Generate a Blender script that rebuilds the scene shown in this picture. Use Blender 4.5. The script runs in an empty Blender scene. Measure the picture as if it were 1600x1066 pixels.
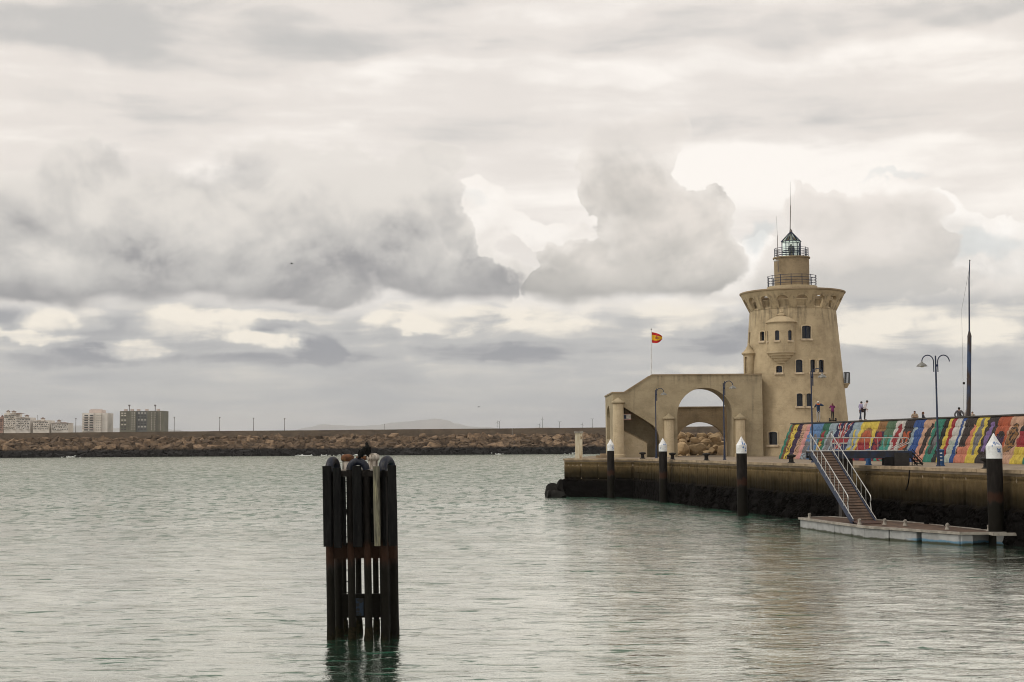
import bpy, bmesh, math, random
import numpy as np
from mathutils import Vector, Matrix
R = math.radians
PI = math.pi
random.seed(7)
S = bpy.context.scene
COL = S.collection
# ------------------------------------------------------------------ camera
F = 2222.0
CAMZ = 5.1
tilt = math.atan((694 - 533) / F)
rho = 0.0068
fw = Vector((0, math.cos(tilt), math.sin(tilt)))
r0 = Vector((1, 0, 0)); u0 = Vector((0, -math.sin(tilt), math.cos(tilt)))
rt = math.cos(rho) * r0 - math.sin(rho) * u0
up = math.sin(rho) * r0 + math.cos(rho) * u0
CL = Vector((0, 0, CAMZ))
cd = bpy.data.cameras.new('camera'); cam = bpy.data.objects.new('camera', cd); COL.objects.link(cam)
cd.sensor_width = 36; cd.lens = 36 * F / 1600; cd.clip_start = 0.5; cd.clip_end = 40000
cam.matrix_world = Matrix(((rt.x, up.x, -fw.x, 0), (rt.y, up.y, -fw.y, 0), (rt.z, up.z, -fw.z, CAMZ), (0, 0, 0, 1)))
S.camera = cam

def ray(px, py):
    return fw + rt * ((px - 800) / F) + up * ((533 - py) / F)
def P(px, py, Y):            # the point at depth Y seen there in the survey of the photograph
    d = ray(px, py); return CL + d * (Y / d.y)
def G(px, py, z):
    d = ray(px, py); return CL + d * ((z - CAMZ) / d.z)
def proj(p):
    v = Vector(p) - CL; k = v.dot(fw)
    return 800 + F * v.dot(rt) / k, 533 - F * v.dot(up) / k
def mpp(Y): return Y / F      # metres per photo pixel at depth Y

# ------------------------------------------------------------------ mesh builder
def root_off(o):
    v = Vector((0, 0, 0))
    while o is not None:
        v += o.location; o = o.parent
    return v

def tag(o, label=None, cat=None, group=None, kind=None):
    if label: o['label'] = label
    if cat: o['category'] = cat
    if group: o['group'] = group
    if kind: o['kind'] = kind
    return o

def empty(name, loc, label=None, cat=None, group=None, rz=0):
    o = bpy.data.objects.new(name, None); COL.objects.link(o)
    o.location = loc; o.rotation_euler.z = rz; o.empty_display_size = .3
    return tag(o, label, cat, group)

class MB:
    def __init__(s): s.v = []; s.f = []; s.m = []; s.mi = 0
    def add(s, vs, fs, mi=None):
        b = len(s.v); s.v += [tuple(p) for p in vs]
        for f in fs:
            s.f.append(tuple(i + b for i in f)); s.m.append(s.mi if mi is None else mi)
        return s
    def box(s, c, d, rz=0, M=None, taper=1.0):
        x, y, z = d[0] / 2, d[1] / 2, d[2] / 2
        vs = []
        for k in (-1, 1):
            t = taper if k > 0 else 1
            for a, b in ((-1, -1), (1, -1), (1, 1), (-1, 1)): vs.append(Vector((a * x * t, b * y * t, k * z)))
        m = M or Matrix.Rotation(rz, 3, 'Z')
        vs = [m @ p + Vector(c) for p in vs]
        return s.add(vs, [(3, 2, 1, 0), (4, 5, 6, 7), (0, 1, 5, 4), (1, 2, 6, 5), (2, 3, 7, 6), (3, 0, 4, 7)])
    def beam(s, a, b, w, h, upv=(0, 0, 1)):
        a = Vector(a); b = Vector(b); d = b - a; L = d.length; d.normalize()
        sx = d.cross(Vector(upv)); sx.normalize(); uz = sx.cross(d)
        M = Matrix((sx, d, uz)).transposed()
        return s.box((a + b) / 2, (w, L, h), M=M)
    def tube(s, pts, rad, n=8, cap=True):
        pts = [Vector(p) for p in pts]
        if not hasattr(rad, '__len__'): rad = [rad] * len(pts)
        b = len(s.v); nrm = None
        for i, p in enumerate(pts):
            t = (pts[min(i + 1, len(pts) - 1)] - pts[max(i - 1, 0)]).normalized()
            if nrm is None:
                a = Vector((0, 0, 1)) if abs(t.z) < .9 else Vector((1, 0, 0))
                nrm = t.cross(a).normalized()
            else:
                nrm = (nrm - t * nrm.dot(t)).normalized()
            bi = t.cross(nrm)
            for k in range(n):
                a = 2 * PI * k / n
                s.v.append(tuple(p + (nrm * math.cos(a) + bi * math.sin(a)) * rad[i]))
        for i in range(len(pts) - 1):
            for k in range(n):
                q = (b + i * n + k, b + i * n + (k + 1) % n, b + (i + 1) * n + (k + 1) % n, b + (i + 1) * n + k)
                s.f.append(q); s.m.append(s.mi)
        if cap:
            s.f.append(tuple(b + k for k in reversed(range(n)))); s.m.append(s.mi)
            e = b + (len(pts) - 1) * n
            s.f.append(tuple(e + k for k in range(n))); s.m.append(s.mi)
        return s
    def lathe(s, prof, c=(0, 0, 0), n=32, a0=0, a1=2 * PI, closed=False):
        full = abs(a1 - a0 - 2 * PI) < 1e-6
        m = n if full else n + 1; b = len(s.v); c = Vector(c)
        for r, z in prof:
            for k in range(m):
                a = a0 + (a1 - a0) * k / n
                s.v.append((c.x + r * math.sin(a), c.y - r * math.cos(a), c.z + z))
        L = len(prof)
        for i in range(L if closed else L - 1):
            j = (i + 1) % L
            for k in range(n):
                k2 = (k + 1) % m
                s.f.append((b + i * m + k, b + i * m + k2, b + j * m + k2, b + j * m + k)); s.m.append(s.mi)
        if full and not closed:
            if prof[0][0] > 1e-4: s.f.append(tuple(b + k for k in reversed(range(m)))); s.m.append(s.mi)
            if prof[-1][0] > 1e-4: s.f.append(tuple(b + (L - 1) * m + k for k in range(m))); s.m.append(s.mi)
        return s
    def prism(s, poly, a, b, axis='y', M=None):
        """poly = 2D outline extruded from a to b; axis y: (x,z), z: (x,y), x: (y,z)"""
        n = len(poly); vs = []
        for t in (a, b):
            for p in poly:
                q = {'y': (p[0], t, p[1]), 'z': (p[0], p[1], t), 'x': (t, p[0], p[1])}[axis]
                vs.append(M @ Vector(q) if M else Vector(q))
        fs = [tuple(range(n)), tuple(reversed(range(n, 2 * n)))] + [(i, i + n, (i + 1) % n + n, (i + 1) % n) for i in range(n)]
        return s.add(vs, fs)
    def ball(s, c, r, n=10, m=6, sc=(1, 1, 1), M=None):
        vs = []; b = []
        for i in range(m + 1):
            t = PI * i / m
            for k in range(n):
                a = 2 * PI * k / n
                p = Vector((r * math.sin(t) * math.cos(a) * sc[0], r * math.sin(t) * math.sin(a) * sc[1], r * math.cos(t) * sc[2]))
                vs.append((M @ p if M else p) + Vector(c))
        fs = [(i * n + k, (i + 1) * n + k, (i + 1) * n + (k + 1) % n, i * n + (k + 1) % n) for i in range(m) for k in range(n)]
        return s.add(vs, fs)
    def mesh(s, name, mats, off=Vector((0, 0, 0)), smooth=0):
        me = bpy.data.meshes.new(name)
        me.from_pydata([tuple(Vector(p) - off) for p in s.v], [], s.f)
        for m in (mats if isinstance(mats, (list, tuple)) else [mats]): me.materials.append(m)
        if any(s.m): me.polygons.foreach_set('material_index', s.m)
        bm = bmesh.new(); bm.from_mesh(me)
        bmesh.ops.remove_doubles(bm, verts=bm.verts, dist=1e-5)
        bmesh.ops.recalc_face_normals(bm, faces=bm.faces); bm.to_mesh(me); bm.free()
        if smooth:
            me.polygons.foreach_set('use_smooth', [True] * len(me.polygons))
            if smooth > 1: me.set_sharp_from_angle(angle=R(smooth))
        me.update(); return me
    def build(s, name, mat, parent=None, smooth=0, loc=None):
        """vertices are world coordinates; the object sits in its parent's frame"""
        off = root_off(parent) if parent else Vector(loc or (0, 0, 0))
        me = s.mesh(name, mat, off, smooth)
        o = bpy.data.objects.new(name, me); COL.objects.link(o)
        if parent: o.parent = parent
        else: o.location = off
        return o

def dup(root, loc, rz=None, label=None, group=None, name=None, scale=None):
    def rec(o, par):
        c = o.copy(); COL.objects.link(c); c.parent = par
        for ch in [x for x in o.children]: rec(ch, c)
        return c
    r = rec(root, None); r.location = loc
    if rz is not None: r.rotation_euler.z = rz
    if scale: r.scale = scale
    if label: r['label'] = label
    if group: r['group'] = group
    return r

def boolean(o, cutter_mb, op='DIFFERENCE', fix=None):
    me = cutter_mb.mesh('cut', [], root_off(o)) if isinstance(cutter_mb, MB) else cutter_mb
    c = bpy.data.objects.new('cut', me); COL.objects.link(c)
    c.parent = o.parent; c.location = o.location
    m = o.modifiers.new('b', 'BOOLEAN'); m.object = c; m.operation = op; m.solver = 'EXACT'
    m.use_self = True
    dg = bpy.context.evaluated_depsgraph_get()
    nm = bpy.data.meshes.new_from_object(o.evaluated_get(dg)); old = o.data; nm.name = old.name
    o.modifiers.clear(); o.data = nm
    bpy.data.objects.remove(c, do_unlink=True)
    return o

# ------------------------------------------------------------------ node helpers
class NT:
    def __init__(s, nt): s.nt = nt
    def n(s, t, **kw):
        x = s.nt.nodes.new(t)
        for k, v in kw.items(): setattr(x, k, v)
        return x
    def L(s, a, b): s.nt.links.new(a, b)
    def put(s, sock, v):
        if isinstance(v, bpy.types.NodeSocket): s.L(v, sock)
        else: sock.default_value = v
    def m(s, op, a, b=0.0, c=0.0, clamp=False):
        x = s.n('ShaderNodeMath', operation=op, use_clamp=clamp)
        s.put(x.inputs[0], a); s.put(x.inputs[1], b); s.put(x.inputs[2], c); return x.outputs[0]
    def vm(s, op, a, b=(0, 0, 0)):
        x = s.n('ShaderNodeVectorMath', operation=op); s.put(x.inputs[0], a); s.put(x.inputs[1], b); return x.outputs[0]
    def noise(s, vec, scale, detail=4, rough=.5, dist=0.0, col=False, kind='FBM'):
        x = s.n('ShaderNodeTexNoise'); x.noise_dimensions = '3D'
        if vec is not None: s.L(vec, x.inputs['Vector'])
        x.inputs['Scale'].default_value = scale; x.inputs['Detail'].default_value = detail
        x.inputs['Roughness'].default_value = rough; x.inputs['Distortion'].default_value = dist
        return x.outputs['Color' if col else 'Fac']
    def ss(s, v, a, b, lo=0.0, hi=1.0, kind='SMOOTHSTEP'):
        x = s.n('ShaderNodeMapRange', interpolation_type=kind)
        s.put(x.inputs['Value'], v); s.put(x.inputs['From Min'], a); s.put(x.inputs['From Max'], b)
        s.put(x.inputs['To Min'], lo); s.put(x.inputs['To Max'], hi); return x.outputs[0]
    def mix(s, f, a, b, mode='MIX'):
        x = s.n('ShaderNodeMix', data_type='RGBA', blend_type=mode)
        s.put(x.inputs[0], f)
        for i, v in ((6, a), (7, b)):
            if not isinstance(v, bpy.types.NodeSocket) and len(v) == 3: v = (*v, 1)
            s.put(x.inputs[i], v)
        return x.outputs[2]
    def scale(s, vec, sc):
        return s.vm('MULTIPLY', vec, sc)
    def xyz(s, vec):
        x = s.n('ShaderNodeSeparateXYZ'); s.L(vec, x.inputs[0]); return x.outputs
    def comb(s, a, b, c):
        x = s.n('ShaderNodeCombineXYZ'); s.put(x.inputs[0], a); s.put(x.inputs[1], b); s.put(x.inputs[2], c); return x.outputs[0]

def material(name):
    m = bpy.data.materials.new(name); m.use_nodes = True
    nt = m.node_tree; b = nt.nodes['Principled BSDF']
    return m, NT(nt), b

def mk(name, c1, c2=None, scale=3.0, stretch=(1, 1, 1), rough=.8, bump=0.0, bscale=None, metal=0.0, c3=None, world=False, vary=0.0, spec=None, contrast=(.35, .65), detail=5):
    m, t, b = material(name)
    if world:
        co = t.n('ShaderNodeNewGeometry').outputs['Position']
    else:
        co = t.n('ShaderNodeTexCoord').outputs['Object']
    v = t.scale(co, stretch)
    if vary:
        oi = t.n('ShaderNodeObjectInfo'); v = t.vm('ADD', v, t.comb(t.m('MULTIPLY', oi.outputs['Random'], 37.0), 0.0, 0.0))
    c2 = c2 or tuple(x * .75 for x in c1)
    f = t.ss(t.noise(v, scale, detail, .6), contrast[0], contrast[1])
    col = t.mix(f, c1, c2)
    if c3:
        f3 = t.ss(t.noise(v, scale * .37, 4, .65, .5), .52, .68); col = t.mix(f3, col, c3)
    if vary:
        k = t.ss(oi.outputs['Random'], 0, 1, 1 - vary, 1 + vary, 'LINEAR')
        col = t.mix(1.0, col, t.comb(k, k, k), 'MULTIPLY')
    t.L(col, b.inputs['Base Color']); b.inputs['Roughness'].default_value = rough; b.inputs['Metallic'].default_value = metal
    if spec is not None: b.inputs['Specular IOR Level'].default_value = spec
    if bump:
        bn = t.n('ShaderNodeBump'); bn.inputs['Strength'].default_value = .8; bn.inputs['Distance'].default_value = bump
        t.L(t.noise(v, bscale or scale * 3, 6, .6), bn.inputs['Height']); t.L(bn.outputs[0], b.inputs['Normal'])
    return m
def smoothstep(a, b, x):
    x = np.clip((x - a) / (b - a), 0, 1); return x * x * (3 - 2 * x)
# ------------------------------------------------------------------ world: overcast sky with cumulus
W = bpy.data.worlds.new('World'); S.world = W; W.use_nodes = True
W.cycles.sampling_method = 'MANUAL'; W.cycles.sample_map_resolution = 512
wn = W.node_tree; wn.nodes.clear(); t = NT(wn)
SUN_EL, SUN_AZ = R(50), R(-112)      # azimuth from +Y towards +X
gen = t.n('ShaderNodeTexCoord').outputs['Generated']
sx, sy, sz = t.xyz(gen)
K = 1000.0
U = t.m('MULTIPLY', t.m('ARCTAN2', sx, sy), K)
V = t.m('MULTIPLY', t.m('ARCSINE', sz), K)
def A(px, py):
    d = ray(px, py).normalized(); return math.atan2(d.x, d.y) * K, math.asin(d.z) * K
PXK = K / F
# warps
w1 = t.noise(gen, 7.0, 3, .5, 0, True); w2 = t.noise(gen, 26.0, 4, .58, 0, True); w3 = t.noise(t.scale(gen, (1, 1, 3.2)), 9.0, 3, .55, .3, True)
def warp(k1, k2, k3=0, sq=1.0):
    a = t.xyz(w1); b = t.xyz(w2); c = t.xyz(w3)
    def s(i): return t.m('ADD', t.m('MULTIPLY', t.m('SUBTRACT', a[i], .5), k1), t.m('ADD', t.m('MULTIPLY', t.m('SUBTRACT', b[i], .5), k2), t.m('MULTIPLY', t.m('SUBTRACT', c[i], .5), k3)))
    return t.m('ADD', U, s(0)), t.m('ADD', V, t.m('MULTIPLY', s(1), sq))
def blob(uv, px, py, rx, ry):
    cu, cv = A(px, py); rx *= PXK; ry *= PXK
    a = t.m('DIVIDE', t.m('SUBTRACT', uv[0], cu), rx); b = t.m('DIVIDE', t.m('SUBTRACT', uv[1], cv), ry)
    return t.m('SUBTRACT', 1.0, t.m('ADD', t.m('MULTIPLY', a, a), t.m('MULTIPLY', b, b)))
def field(uv, bl, sm=.3):
    r = None
    for q in bl:
        e = blob(uv, *q); r = e if r is None else t.m('SMOOTH_MAX', r, e, sm)
    return r
def glow(uv, bl, nzv=None):           # soft sum of patches, 0..1
    r = None
    for q in bl:
        e = blob(uv, *q[:4])
        if nzv is not None: e = t.m('ADD', e, nzv)
        e = t.ss(e, -.5, .9); e = t.m('MULTIPLY', e, q[4])
        r = e if r is None else t.m('ADD', r, e)
    return r
def lin(r, g, b): return tuple(((x / 255) / 12.92 if x / 255 < .04045 else ((x / 255 + .055) / 1.055) ** 2.4) for x in (r, g, b))
w1x = t.xyz(w1)[2]
uvs = warp(90, 14, 60, .45)          # soft, streaky
uvc = warp(80, 46, 0, .9)            # billowy
# --- high veil
hv = t.noise(t.scale(gen, (1, 1, 4.5)), 3.4, 5, .5, .6)
hv2 = t.noise(t.scale(gen, (1, 1, 7.0)), 7.5, 6, .58, .4)
veil = t.m('ADD', t.m('ADD', t.m('MULTIPLY', t.ss(hv, .3, .7), .5), t.m('MULTIPLY', t.ss(hv2, .3, .7), .3)), t.m('MULTIPLY', t.ss(t.noise(t.scale(gen, (1, 1, 2.6)), 10.0, 5, .58, .6), .35, .65), .3))
veil = t.m('ADD', veil, glow(uvs, [(1000, 110, 520, 28, .35), (1400, 265, 360, 60, .55), (1560, 90, 120, 40, .3), (540, 130, 110, 34, .3), (60, 235, 150, 30, .3), (860, 285, 250, 60, .22), (330, 260, 110, 24, .25), (1150, 330, 260, 80, .45), (560, 10, 90, 24, .2), (760, 20, 90, 20, .25)]))
veil = t.m('SUBTRACT', veil, glow(uvs, [(60, 45, 200, 44, .6), (300, 70, 300, 60, .3), (1150, 55, 330, 40, .5), (1530, 15, 160, 24, .5), (600, 75, 220, 24, .25), (1200, 215, 330, 26, .3), (850, 205, 260, 24, .12), (200, 160, 200, 30, .25)]))
colr = t.mix(t.ss(veil, -.25, .5), lin(196, 195, 194), lin(228, 223, 219))
colr = t.mix(t.ss(veil, .45, 1.25), colr, lin(250, 246, 242))
tint = t.ss(t.noise(gen, 2.3, 2, .5), .4, .65)
colr = t.mix(t.m('MULTIPLY', tint, .3), colr, t.mix(1.0, colr, (1.0, .98, .95), 'MULTIPLY'))
# puffy light/dark texture shared by the cumulus
pf = t.noise(gen, 21.0, 6, .56, .35); pf2 = t.noise(t.scale(gen, (1, 1, 1.4)), 8.5, 6, .55, .4)
gup = t.vm('ADD', gen, (.001, 0, .008)); gup2 = t.vm('ADD', gen, (.002, 0, .024))
def billow(vec, sc_, det):
    x = t.n('ShaderNodeTexVoronoi'); x.feature = 'SMOOTH_F1'; x.normalize = True
    t.L(vec, x.inputs['Vector']); x.inputs['Scale'].default_value = sc_; x.inputs['Detail'].default_value = det; x.inputs['Roughness'].default_value = .5
    x.inputs['Smoothness'].default_value = .25
    return t.m('SUBTRACT', 1.0, x.outputs['Distance'])
wv = t.vm('MULTIPLY', t.vm('SUBTRACT', w2, (.5, .5, .5)), (.05, .05, .05))
bl0 = billow(t.vm('ADD', t.scale(gen, (1, 1, 1.25)), wv), 13.0, 2.0)
e1 = t.m('MULTIPLY', t.m('SUBTRACT', pf, t.noise(gup, 21.0, 5, .5, .35)), 1.3)
e2 = t.m('MULTIPLY', t.m('SUBTRACT', pf2, t.noise(t.scale(gup2, (1, 1, 1.4)), 8.5, 5, .5, .4)), 2.3)
emb = t.m('ADD', e1, t.m('ADD', e2, t.m('MULTIPLY', t.m('SUBTRACT', bl0, .62), .9)))
puff = t.m('ADD', t.m('MULTIPLY', pf, .45), t.m('MULTIPLY', pf2, .55))
def cumulus(col, bl, base_py, top_py, dark, mid, light, edge=.16, k=1.0, rim=.5, nz=1.5, soft=None):
    edge = t.m('MULTIPLY', edge, t.ss(w1x, .35, .65, .5, 3.2))
    f = t.m('ADD', field(uvc, bl), t.m('ADD', t.m('MULTIPLY', t.m('SUBTRACT', pf, .5), nz * .7), t.m('ADD', t.m('MULTIPLY', t.m('SUBTRACT', pf2, .5), nz * .8), t.m('MULTIPLY', t.m('SUBTRACT', bl0, .6), nz * 1.1))))
    b = A(900, base_py)[1]; tp = A(900, top_py)[1]
    flat = t.ss(t.m('ADD', uvs[1], t.m('MULTIPLY', t.m('SUBTRACT', pf, .5), 16.0)), b - 3, b + 7)
    mask = t.m('MULTIPLY', t.m('MULTIPLY', t.ss(f, t.m('MULTIPLY', edge, -.4), edge), k), flat)
    if soft: mask = t.m('MULTIPLY', mask, t.ss(t.m('ADD', uvs[1], t.m('MULTIPLY', t.m('SUBTRACT', pf2, .5), 40.0)), A(900, soft[0])[1], A(900, soft[1])[1], soft[2], 1.0))
    h0 = t.ss(uvs[1], b, tp, 0, 1, 'LINEAR')
    h = t.m('ADD', h0, t.m('MULTIPLY', t.m('ADD', t.m('MULTIPLY', t.m('SUBTRACT', puff, .5), .9), emb), t.ss(h0, -.05, .35, .25, 1.0)))
    c = t.mix(t.ss(h, -.1, .5), dark, mid); c = t.mix(t.ss(h, .35, 1.15), c, light)
    r = t.m('MULTIPLY', t.ss(f, .7, .06), rim); r = t.m('MULTIPLY', r, t.ss(h, .1, .7))
    c = t.mix(r, c, lin(247, 242, 237))
    return t.mix(mask, col, c)
# bright heaped clouds behind
colr = cumulus(colr, [(765, 335, 68, 52), (745, 395, 50, 56), (855, 345, 84, 22), (800, 415, 36, 34)], 470, 300, lin(206, 202, 198), lin(229, 224, 219), lin(250, 246, 242), .22, .85)
colr = cumulus(colr, [(1165, 415, 46, 42), (1190, 440, 60, 40), (1120, 440, 60, 50)], 480, 380, lin(214, 209, 204), lin(240, 235, 230), lin(252, 249, 246), .1)
colr = cumulus(colr, [(1500, 395, 85, 50), (1580, 400, 80, 56), (1460, 360, 55, 34), (1560, 460, 90, 40)], 540, 345, lin(205, 203, 200), lin(232, 228, 224), lin(252, 249, 246), .1, .95)
# blue-grey gaps
colr = t.mix(glow(uvc, [(1180, 375, 38, 22, .5), (1540, 380, 70, 20, .5), (745, 318, 30, 12, .15), (1400, 288, 60, 6, .3)]), colr, lin(196, 204, 207))
# right soft cumulus
colr = cumulus(colr, [(1370, 400, 120, 85), (1290, 360, 60, 50), (1300, 450, 130, 70), (1420, 470, 130, 60)], 500, 310, lin(196, 193, 190), lin(212, 207, 202), lin(229, 223, 218), .22, .9, .5)
colr = cumulus(colr, [(1570, 510, 90, 75), (1480, 500, 60, 40)], 560, 430, lin(194, 191, 188), lin(214, 209, 204), lin(232, 226, 220), .2, .8, .3)
# central towering cumulus
colr = cumulus(colr, [(985, 300, 70, 60), (1025, 355, 92, 66), (1000, 235, 80, 34), (940, 425, 110, 38), (1055, 415, 88, 48), (885, 436, 80, 44), (905, 385, 58, 34)], 468, 250, lin(163, 161, 159), lin(198, 194, 189), lin(226, 220, 214), .13, .96, .5, soft=(225, 300, .35))
# big bank on the left
colr = cumulus(colr, [(110, 380, 300, 100), (400, 350, 290, 105), (600, 335, 125, 85), (690, 432, 125, 50), (705, 365, 46, 34), (260, 430, 430, 44), (120, 270, 90, 38), (480, 260, 130, 32), (-200, 380, 300, 110), (660, 258, 66, 20)], 476, 240, lin(146, 145, 148), lin(190, 188, 186), lin(222, 218, 213), .2, .95, .35, soft=(215, 330, .5))
# --- low banks in layers under y 470
vlow = A(800, 480)[1]
lowm = t.ss(t.m('ADD', uvs[1], t.m('MULTIPLY', t.m('SUBTRACT', pf2, .5), 14.0)), vlow + 9, vlow - 7)
ls = t.noise(t.scale(gen, (1, 1, 5.0)), 11.0, 6, .56, .5)
lowv = t.m('ADD', t.m('MULTIPLY', t.ss(ls, .3, .7), .5), t.m('MULTIPLY', t.ss(puff, .35, .65), .15))
uvl = warp(46, 34, 30, .42)
lnz = t.m('MULTIPLY', t.m('SUBTRACT', t.m('ADD', t.m('MULTIPLY', pf, .6), t.m('MULTIPLY', ls, .4)), .5), 4.2)
lowv = t.m('ADD', lowv, glow(uvl, [(85, 500, 45, 20, .55), (150, 497, 35, 22, .5), (60, 525, 80, 9, .7), (200, 548, 60, 16, .75), (300, 510, 110, 26, .6), (420, 533, 60, 13, .75), (470, 492, 90, 10, .3), (700, 492, 120, 26, .65), (620, 505, 60, 16, .45), (850, 480, 90, 34, .5), (960, 480, 60, 24, .35), (1080, 495, 90, 34, .55), (1340, 500, 120, 30, .5), (1440, 525, 160, 22, .5), (1120, 575, 70, 10, .4), (1590, 480, 60, 24, .4), (980, 590, 90, 12, .2), (1560, 545, 90, 12, .3)], lnz))
lowv = t.m('SUBTRACT', lowv, glow(uvl, [(20, 495, 40, 18, .45), (120, 560, 150, 18, .5), (430, 510, 80, 9, .5), (520, 540, 50, 22, .6), (420, 566, 120, 12, .4), (700, 545, 160, 16, .35), (820, 555, 70, 16, .35), (900, 535, 120, 14, .3), (1130, 530, 120, 20, .3), (600, 520, 50, 10, .2), (1330, 470, 80, 14, .1)], t.m('MULTIPLY', lnz, -.6)))
lowc = t.mix(t.ss(lowv, -.25, .35), lin(152, 153, 159), lin(188, 187, 187)); lowc = t.mix(t.ss(lowv, .3, 1.05), lowc, lin(243, 235, 223))
colr = t.mix(lowm, colr, lowc)
# --- even grey towards the horizon
hz = t.ss(V, A(800, 640)[1], A(800, 545)[1], 0.0, 1.0)
hb = t.noise(t.scale(gen, (1, 1, 9.0)), 8.0, 4, .5, .2)
hcol = t.mix(t.ss(hb, .35, .65), lin(174, 176, 179), lin(192, 191, 189))
colr = t.mix(t.m('MULTIPLY', t.m('SUBTRACT', 1.0, hz), .85), colr, hcol)
# physical sky filtering through the overcast
sky = t.n('ShaderNodeTexSky'); sky.sky_type = 'NISHITA'; sky.sun_disc = False; sky.sun_elevation = SUN_EL; sky.sun_rotation = SUN_AZ
sky.air_density = 1; sky.dust_density = 2
skyb = t.mix(1.0, sky.outputs[0], (.1, .1, .1), 'MULTIPLY')
warmv = t.ss(V, A(800, 560)[1], A(800, 300)[1])
colr = t.mix(1.0, colr, t.mix(warmv, (1.0, 1.0, .985), (1.01, .99, .96)), 'MULTIPLY')
final = t.mix(.95, skyb, colr)
bg = t.n('ShaderNodeBackground'); t.L(final, bg.inputs[0]); bg.inputs[1].default_value = 1.03
wo = t.n('ShaderNodeOutputWorld'); t.L(bg.outputs[0], wo.inputs[0])
sl = bpy.data.lights.new('sun', 'SUN'); sl.energy = 1.1; sl.angle = R(14); sl.color = (1, .93, .82)
so = bpy.data.objects.new('sun', sl); COL.objects.link(so)
sd = Vector((math.sin(SUN_AZ) * math.cos(SUN_EL), math.cos(SUN_AZ) * math.cos(SUN_EL), math.sin(SUN_EL)))
so.rotation_euler = sd.to_track_quat('Z', 'Y').to_euler(); so.location = (0, 0, 60)
S.view_settings.view_transform = 'Standard'; S.view_settings.look = 'None'; S.view_settings.exposure = .09; S.view_settings.gamma = 1
S.cycles.use_denoising = True
S.cycles.filter_width = 1.0; S.cycles.use_adaptive_sampling = True; S.cycles.adaptive_threshold = .018; S.cycles.adaptive_min_samples = 20
S.cycles.max_bounces = 6; S.cycles.diffuse_bounces = 3; S.cycles.glossy_bounces = 3; S.cycles.transmission_bounces = 4; S.cycles.volume_bounces = 0
S.cycles.sample_clamp_indirect = 4
# ------------------------------------------------------------------ materials
def plaster(name, base, dark, streak, zst=None):
    """weathered render: blotches, vertical water runs, faint board courses in relief"""
    m, t, b = material(name)
    co = t.n('ShaderNodeNewGeometry').outputs['Position']
    f = t.ss(t.noise(co, .55, 6, .62), .35, .68)
    c = t.mix(f, base, dark)
    f2 = t.ss(t.noise(t.scale(co, (1.6, 1.6, .14)), 1.1, 5, .65, .3), .55, .78)
    c = t.mix(t.m('MULTIPLY', f2, .55), c, streak)
    if zst:
        z_ = t.xyz(co)[2]; f5 = t.ss(t.noise(t.scale(co, (2.6, 2.6, .10)), 1.0, 5, .6, .2), .47, .62)
        f5 = t.m('MULTIPLY', f5, t.m('MULTIPLY', t.ss(z_, zst[0], zst[1]), t.ss(z_, zst[2], zst[2] + .5, .55, 0))); c = t.mix(f5, c, tuple(x * .55 for x in streak))
    f4 = t.ss(t.noise(t.scale(co, (.5, .5, 1)), 3.0, 6, .7), .3, .75)
    c = t.mix(t.m('MULTIPLY', f4, .3), c, tuple(x * 1.25 for x in base))
    x, y, z = t.xyz(co)
    zz = t.m('ADD', z, t.m('MULTIPLY', t.noise(co, .6, 2, .5), .12))
    ln = t.m('PINGPONG', zz, .29)
    line = t.ss(ln, .0, .03, 1.0, 0.0)
    brk = t.ss(t.noise(t.scale(co, (.8, .8, 3)), 1.2, 3, .5), .42, .6)
    c = t.mix(t.m('MULTIPLY', t.m('MULTIPLY', line, brk), .13), c, tuple(x * .5 for x in base))
    crack = t.ss(t.m('ABSOLUTE', t.m('SUBTRACT', t.noise(co, .33, 7, .6, .8), .5)), .0, .006, .35, 0)
    c = t.mix(crack, c, tuple(x * .4 for x in base))
    t.L(c, b.inputs['Base Color']); b.inputs['Roughness'].default_value = .92; b.inputs['Specular IOR Level'].default_value = .25
    bn = t.n('ShaderNodeBump'); bn.inputs['Strength'].default_value = .7; bn.inputs['Distance'].default_value = .05
    h = t.m('SUBTRACT', t.noise(co, 5.0, 8, .65), t.m('MULTIPLY', line, .15)); t.L(h, bn.inputs['Height']); t.L(bn.outputs[0], b.inputs['Normal'])
    return m
M = {}
M['plaster'] = plaster('ochre_plaster', (.465, .378, .247), (.32, .255, .163), (.12, .10, .072))
M['plaster_shaft'] = plaster('ochre_plaster_shaft', (.465, .378, .247), (.32, .255, .163), (.12, .10, .072), (15.6, 19.0, 20.3))
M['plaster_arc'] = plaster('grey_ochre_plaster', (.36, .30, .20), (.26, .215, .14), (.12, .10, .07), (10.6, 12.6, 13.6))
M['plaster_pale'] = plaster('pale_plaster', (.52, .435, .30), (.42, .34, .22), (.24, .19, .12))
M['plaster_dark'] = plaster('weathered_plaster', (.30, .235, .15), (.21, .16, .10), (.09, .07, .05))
M['sill'] = mk('sill_render', (.60, .50, .36), (.45, .36, .25), 3, rough=.85)
M['blue'] = mk('navy_paint', (.006, .018, .062), (.005, .012, .036), 6, rough=.45)
M['blue_bright'] = mk('blue_paint', (.010, .075, .22), (.008, .05, .14), 5, rough=.5)
M['steel'] = mk('galvanised_rail', (.52, .52, .50), (.34, .34, .33), 9, rough=.38, metal=.6)
M['white'] = mk('white_paint', (.74, .75, .76), (.56, .57, .57), 4, rough=.55, vary=.05)
M['black'] = mk('black_paint', (.008, .008, .009), (.014, .013, .012), 5, rough=.7, spec=.15)
M['iron'] = mk('cast_iron', (.012, .012, .013), (.022, .018, .015), 6, rough=.7, bump=.01, spec=.2)
M['alum'] = mk('lamp_shade_metal', (.22, .22, .205), (.14, .14, .13), 8, rough=.4, metal=.4)
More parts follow.
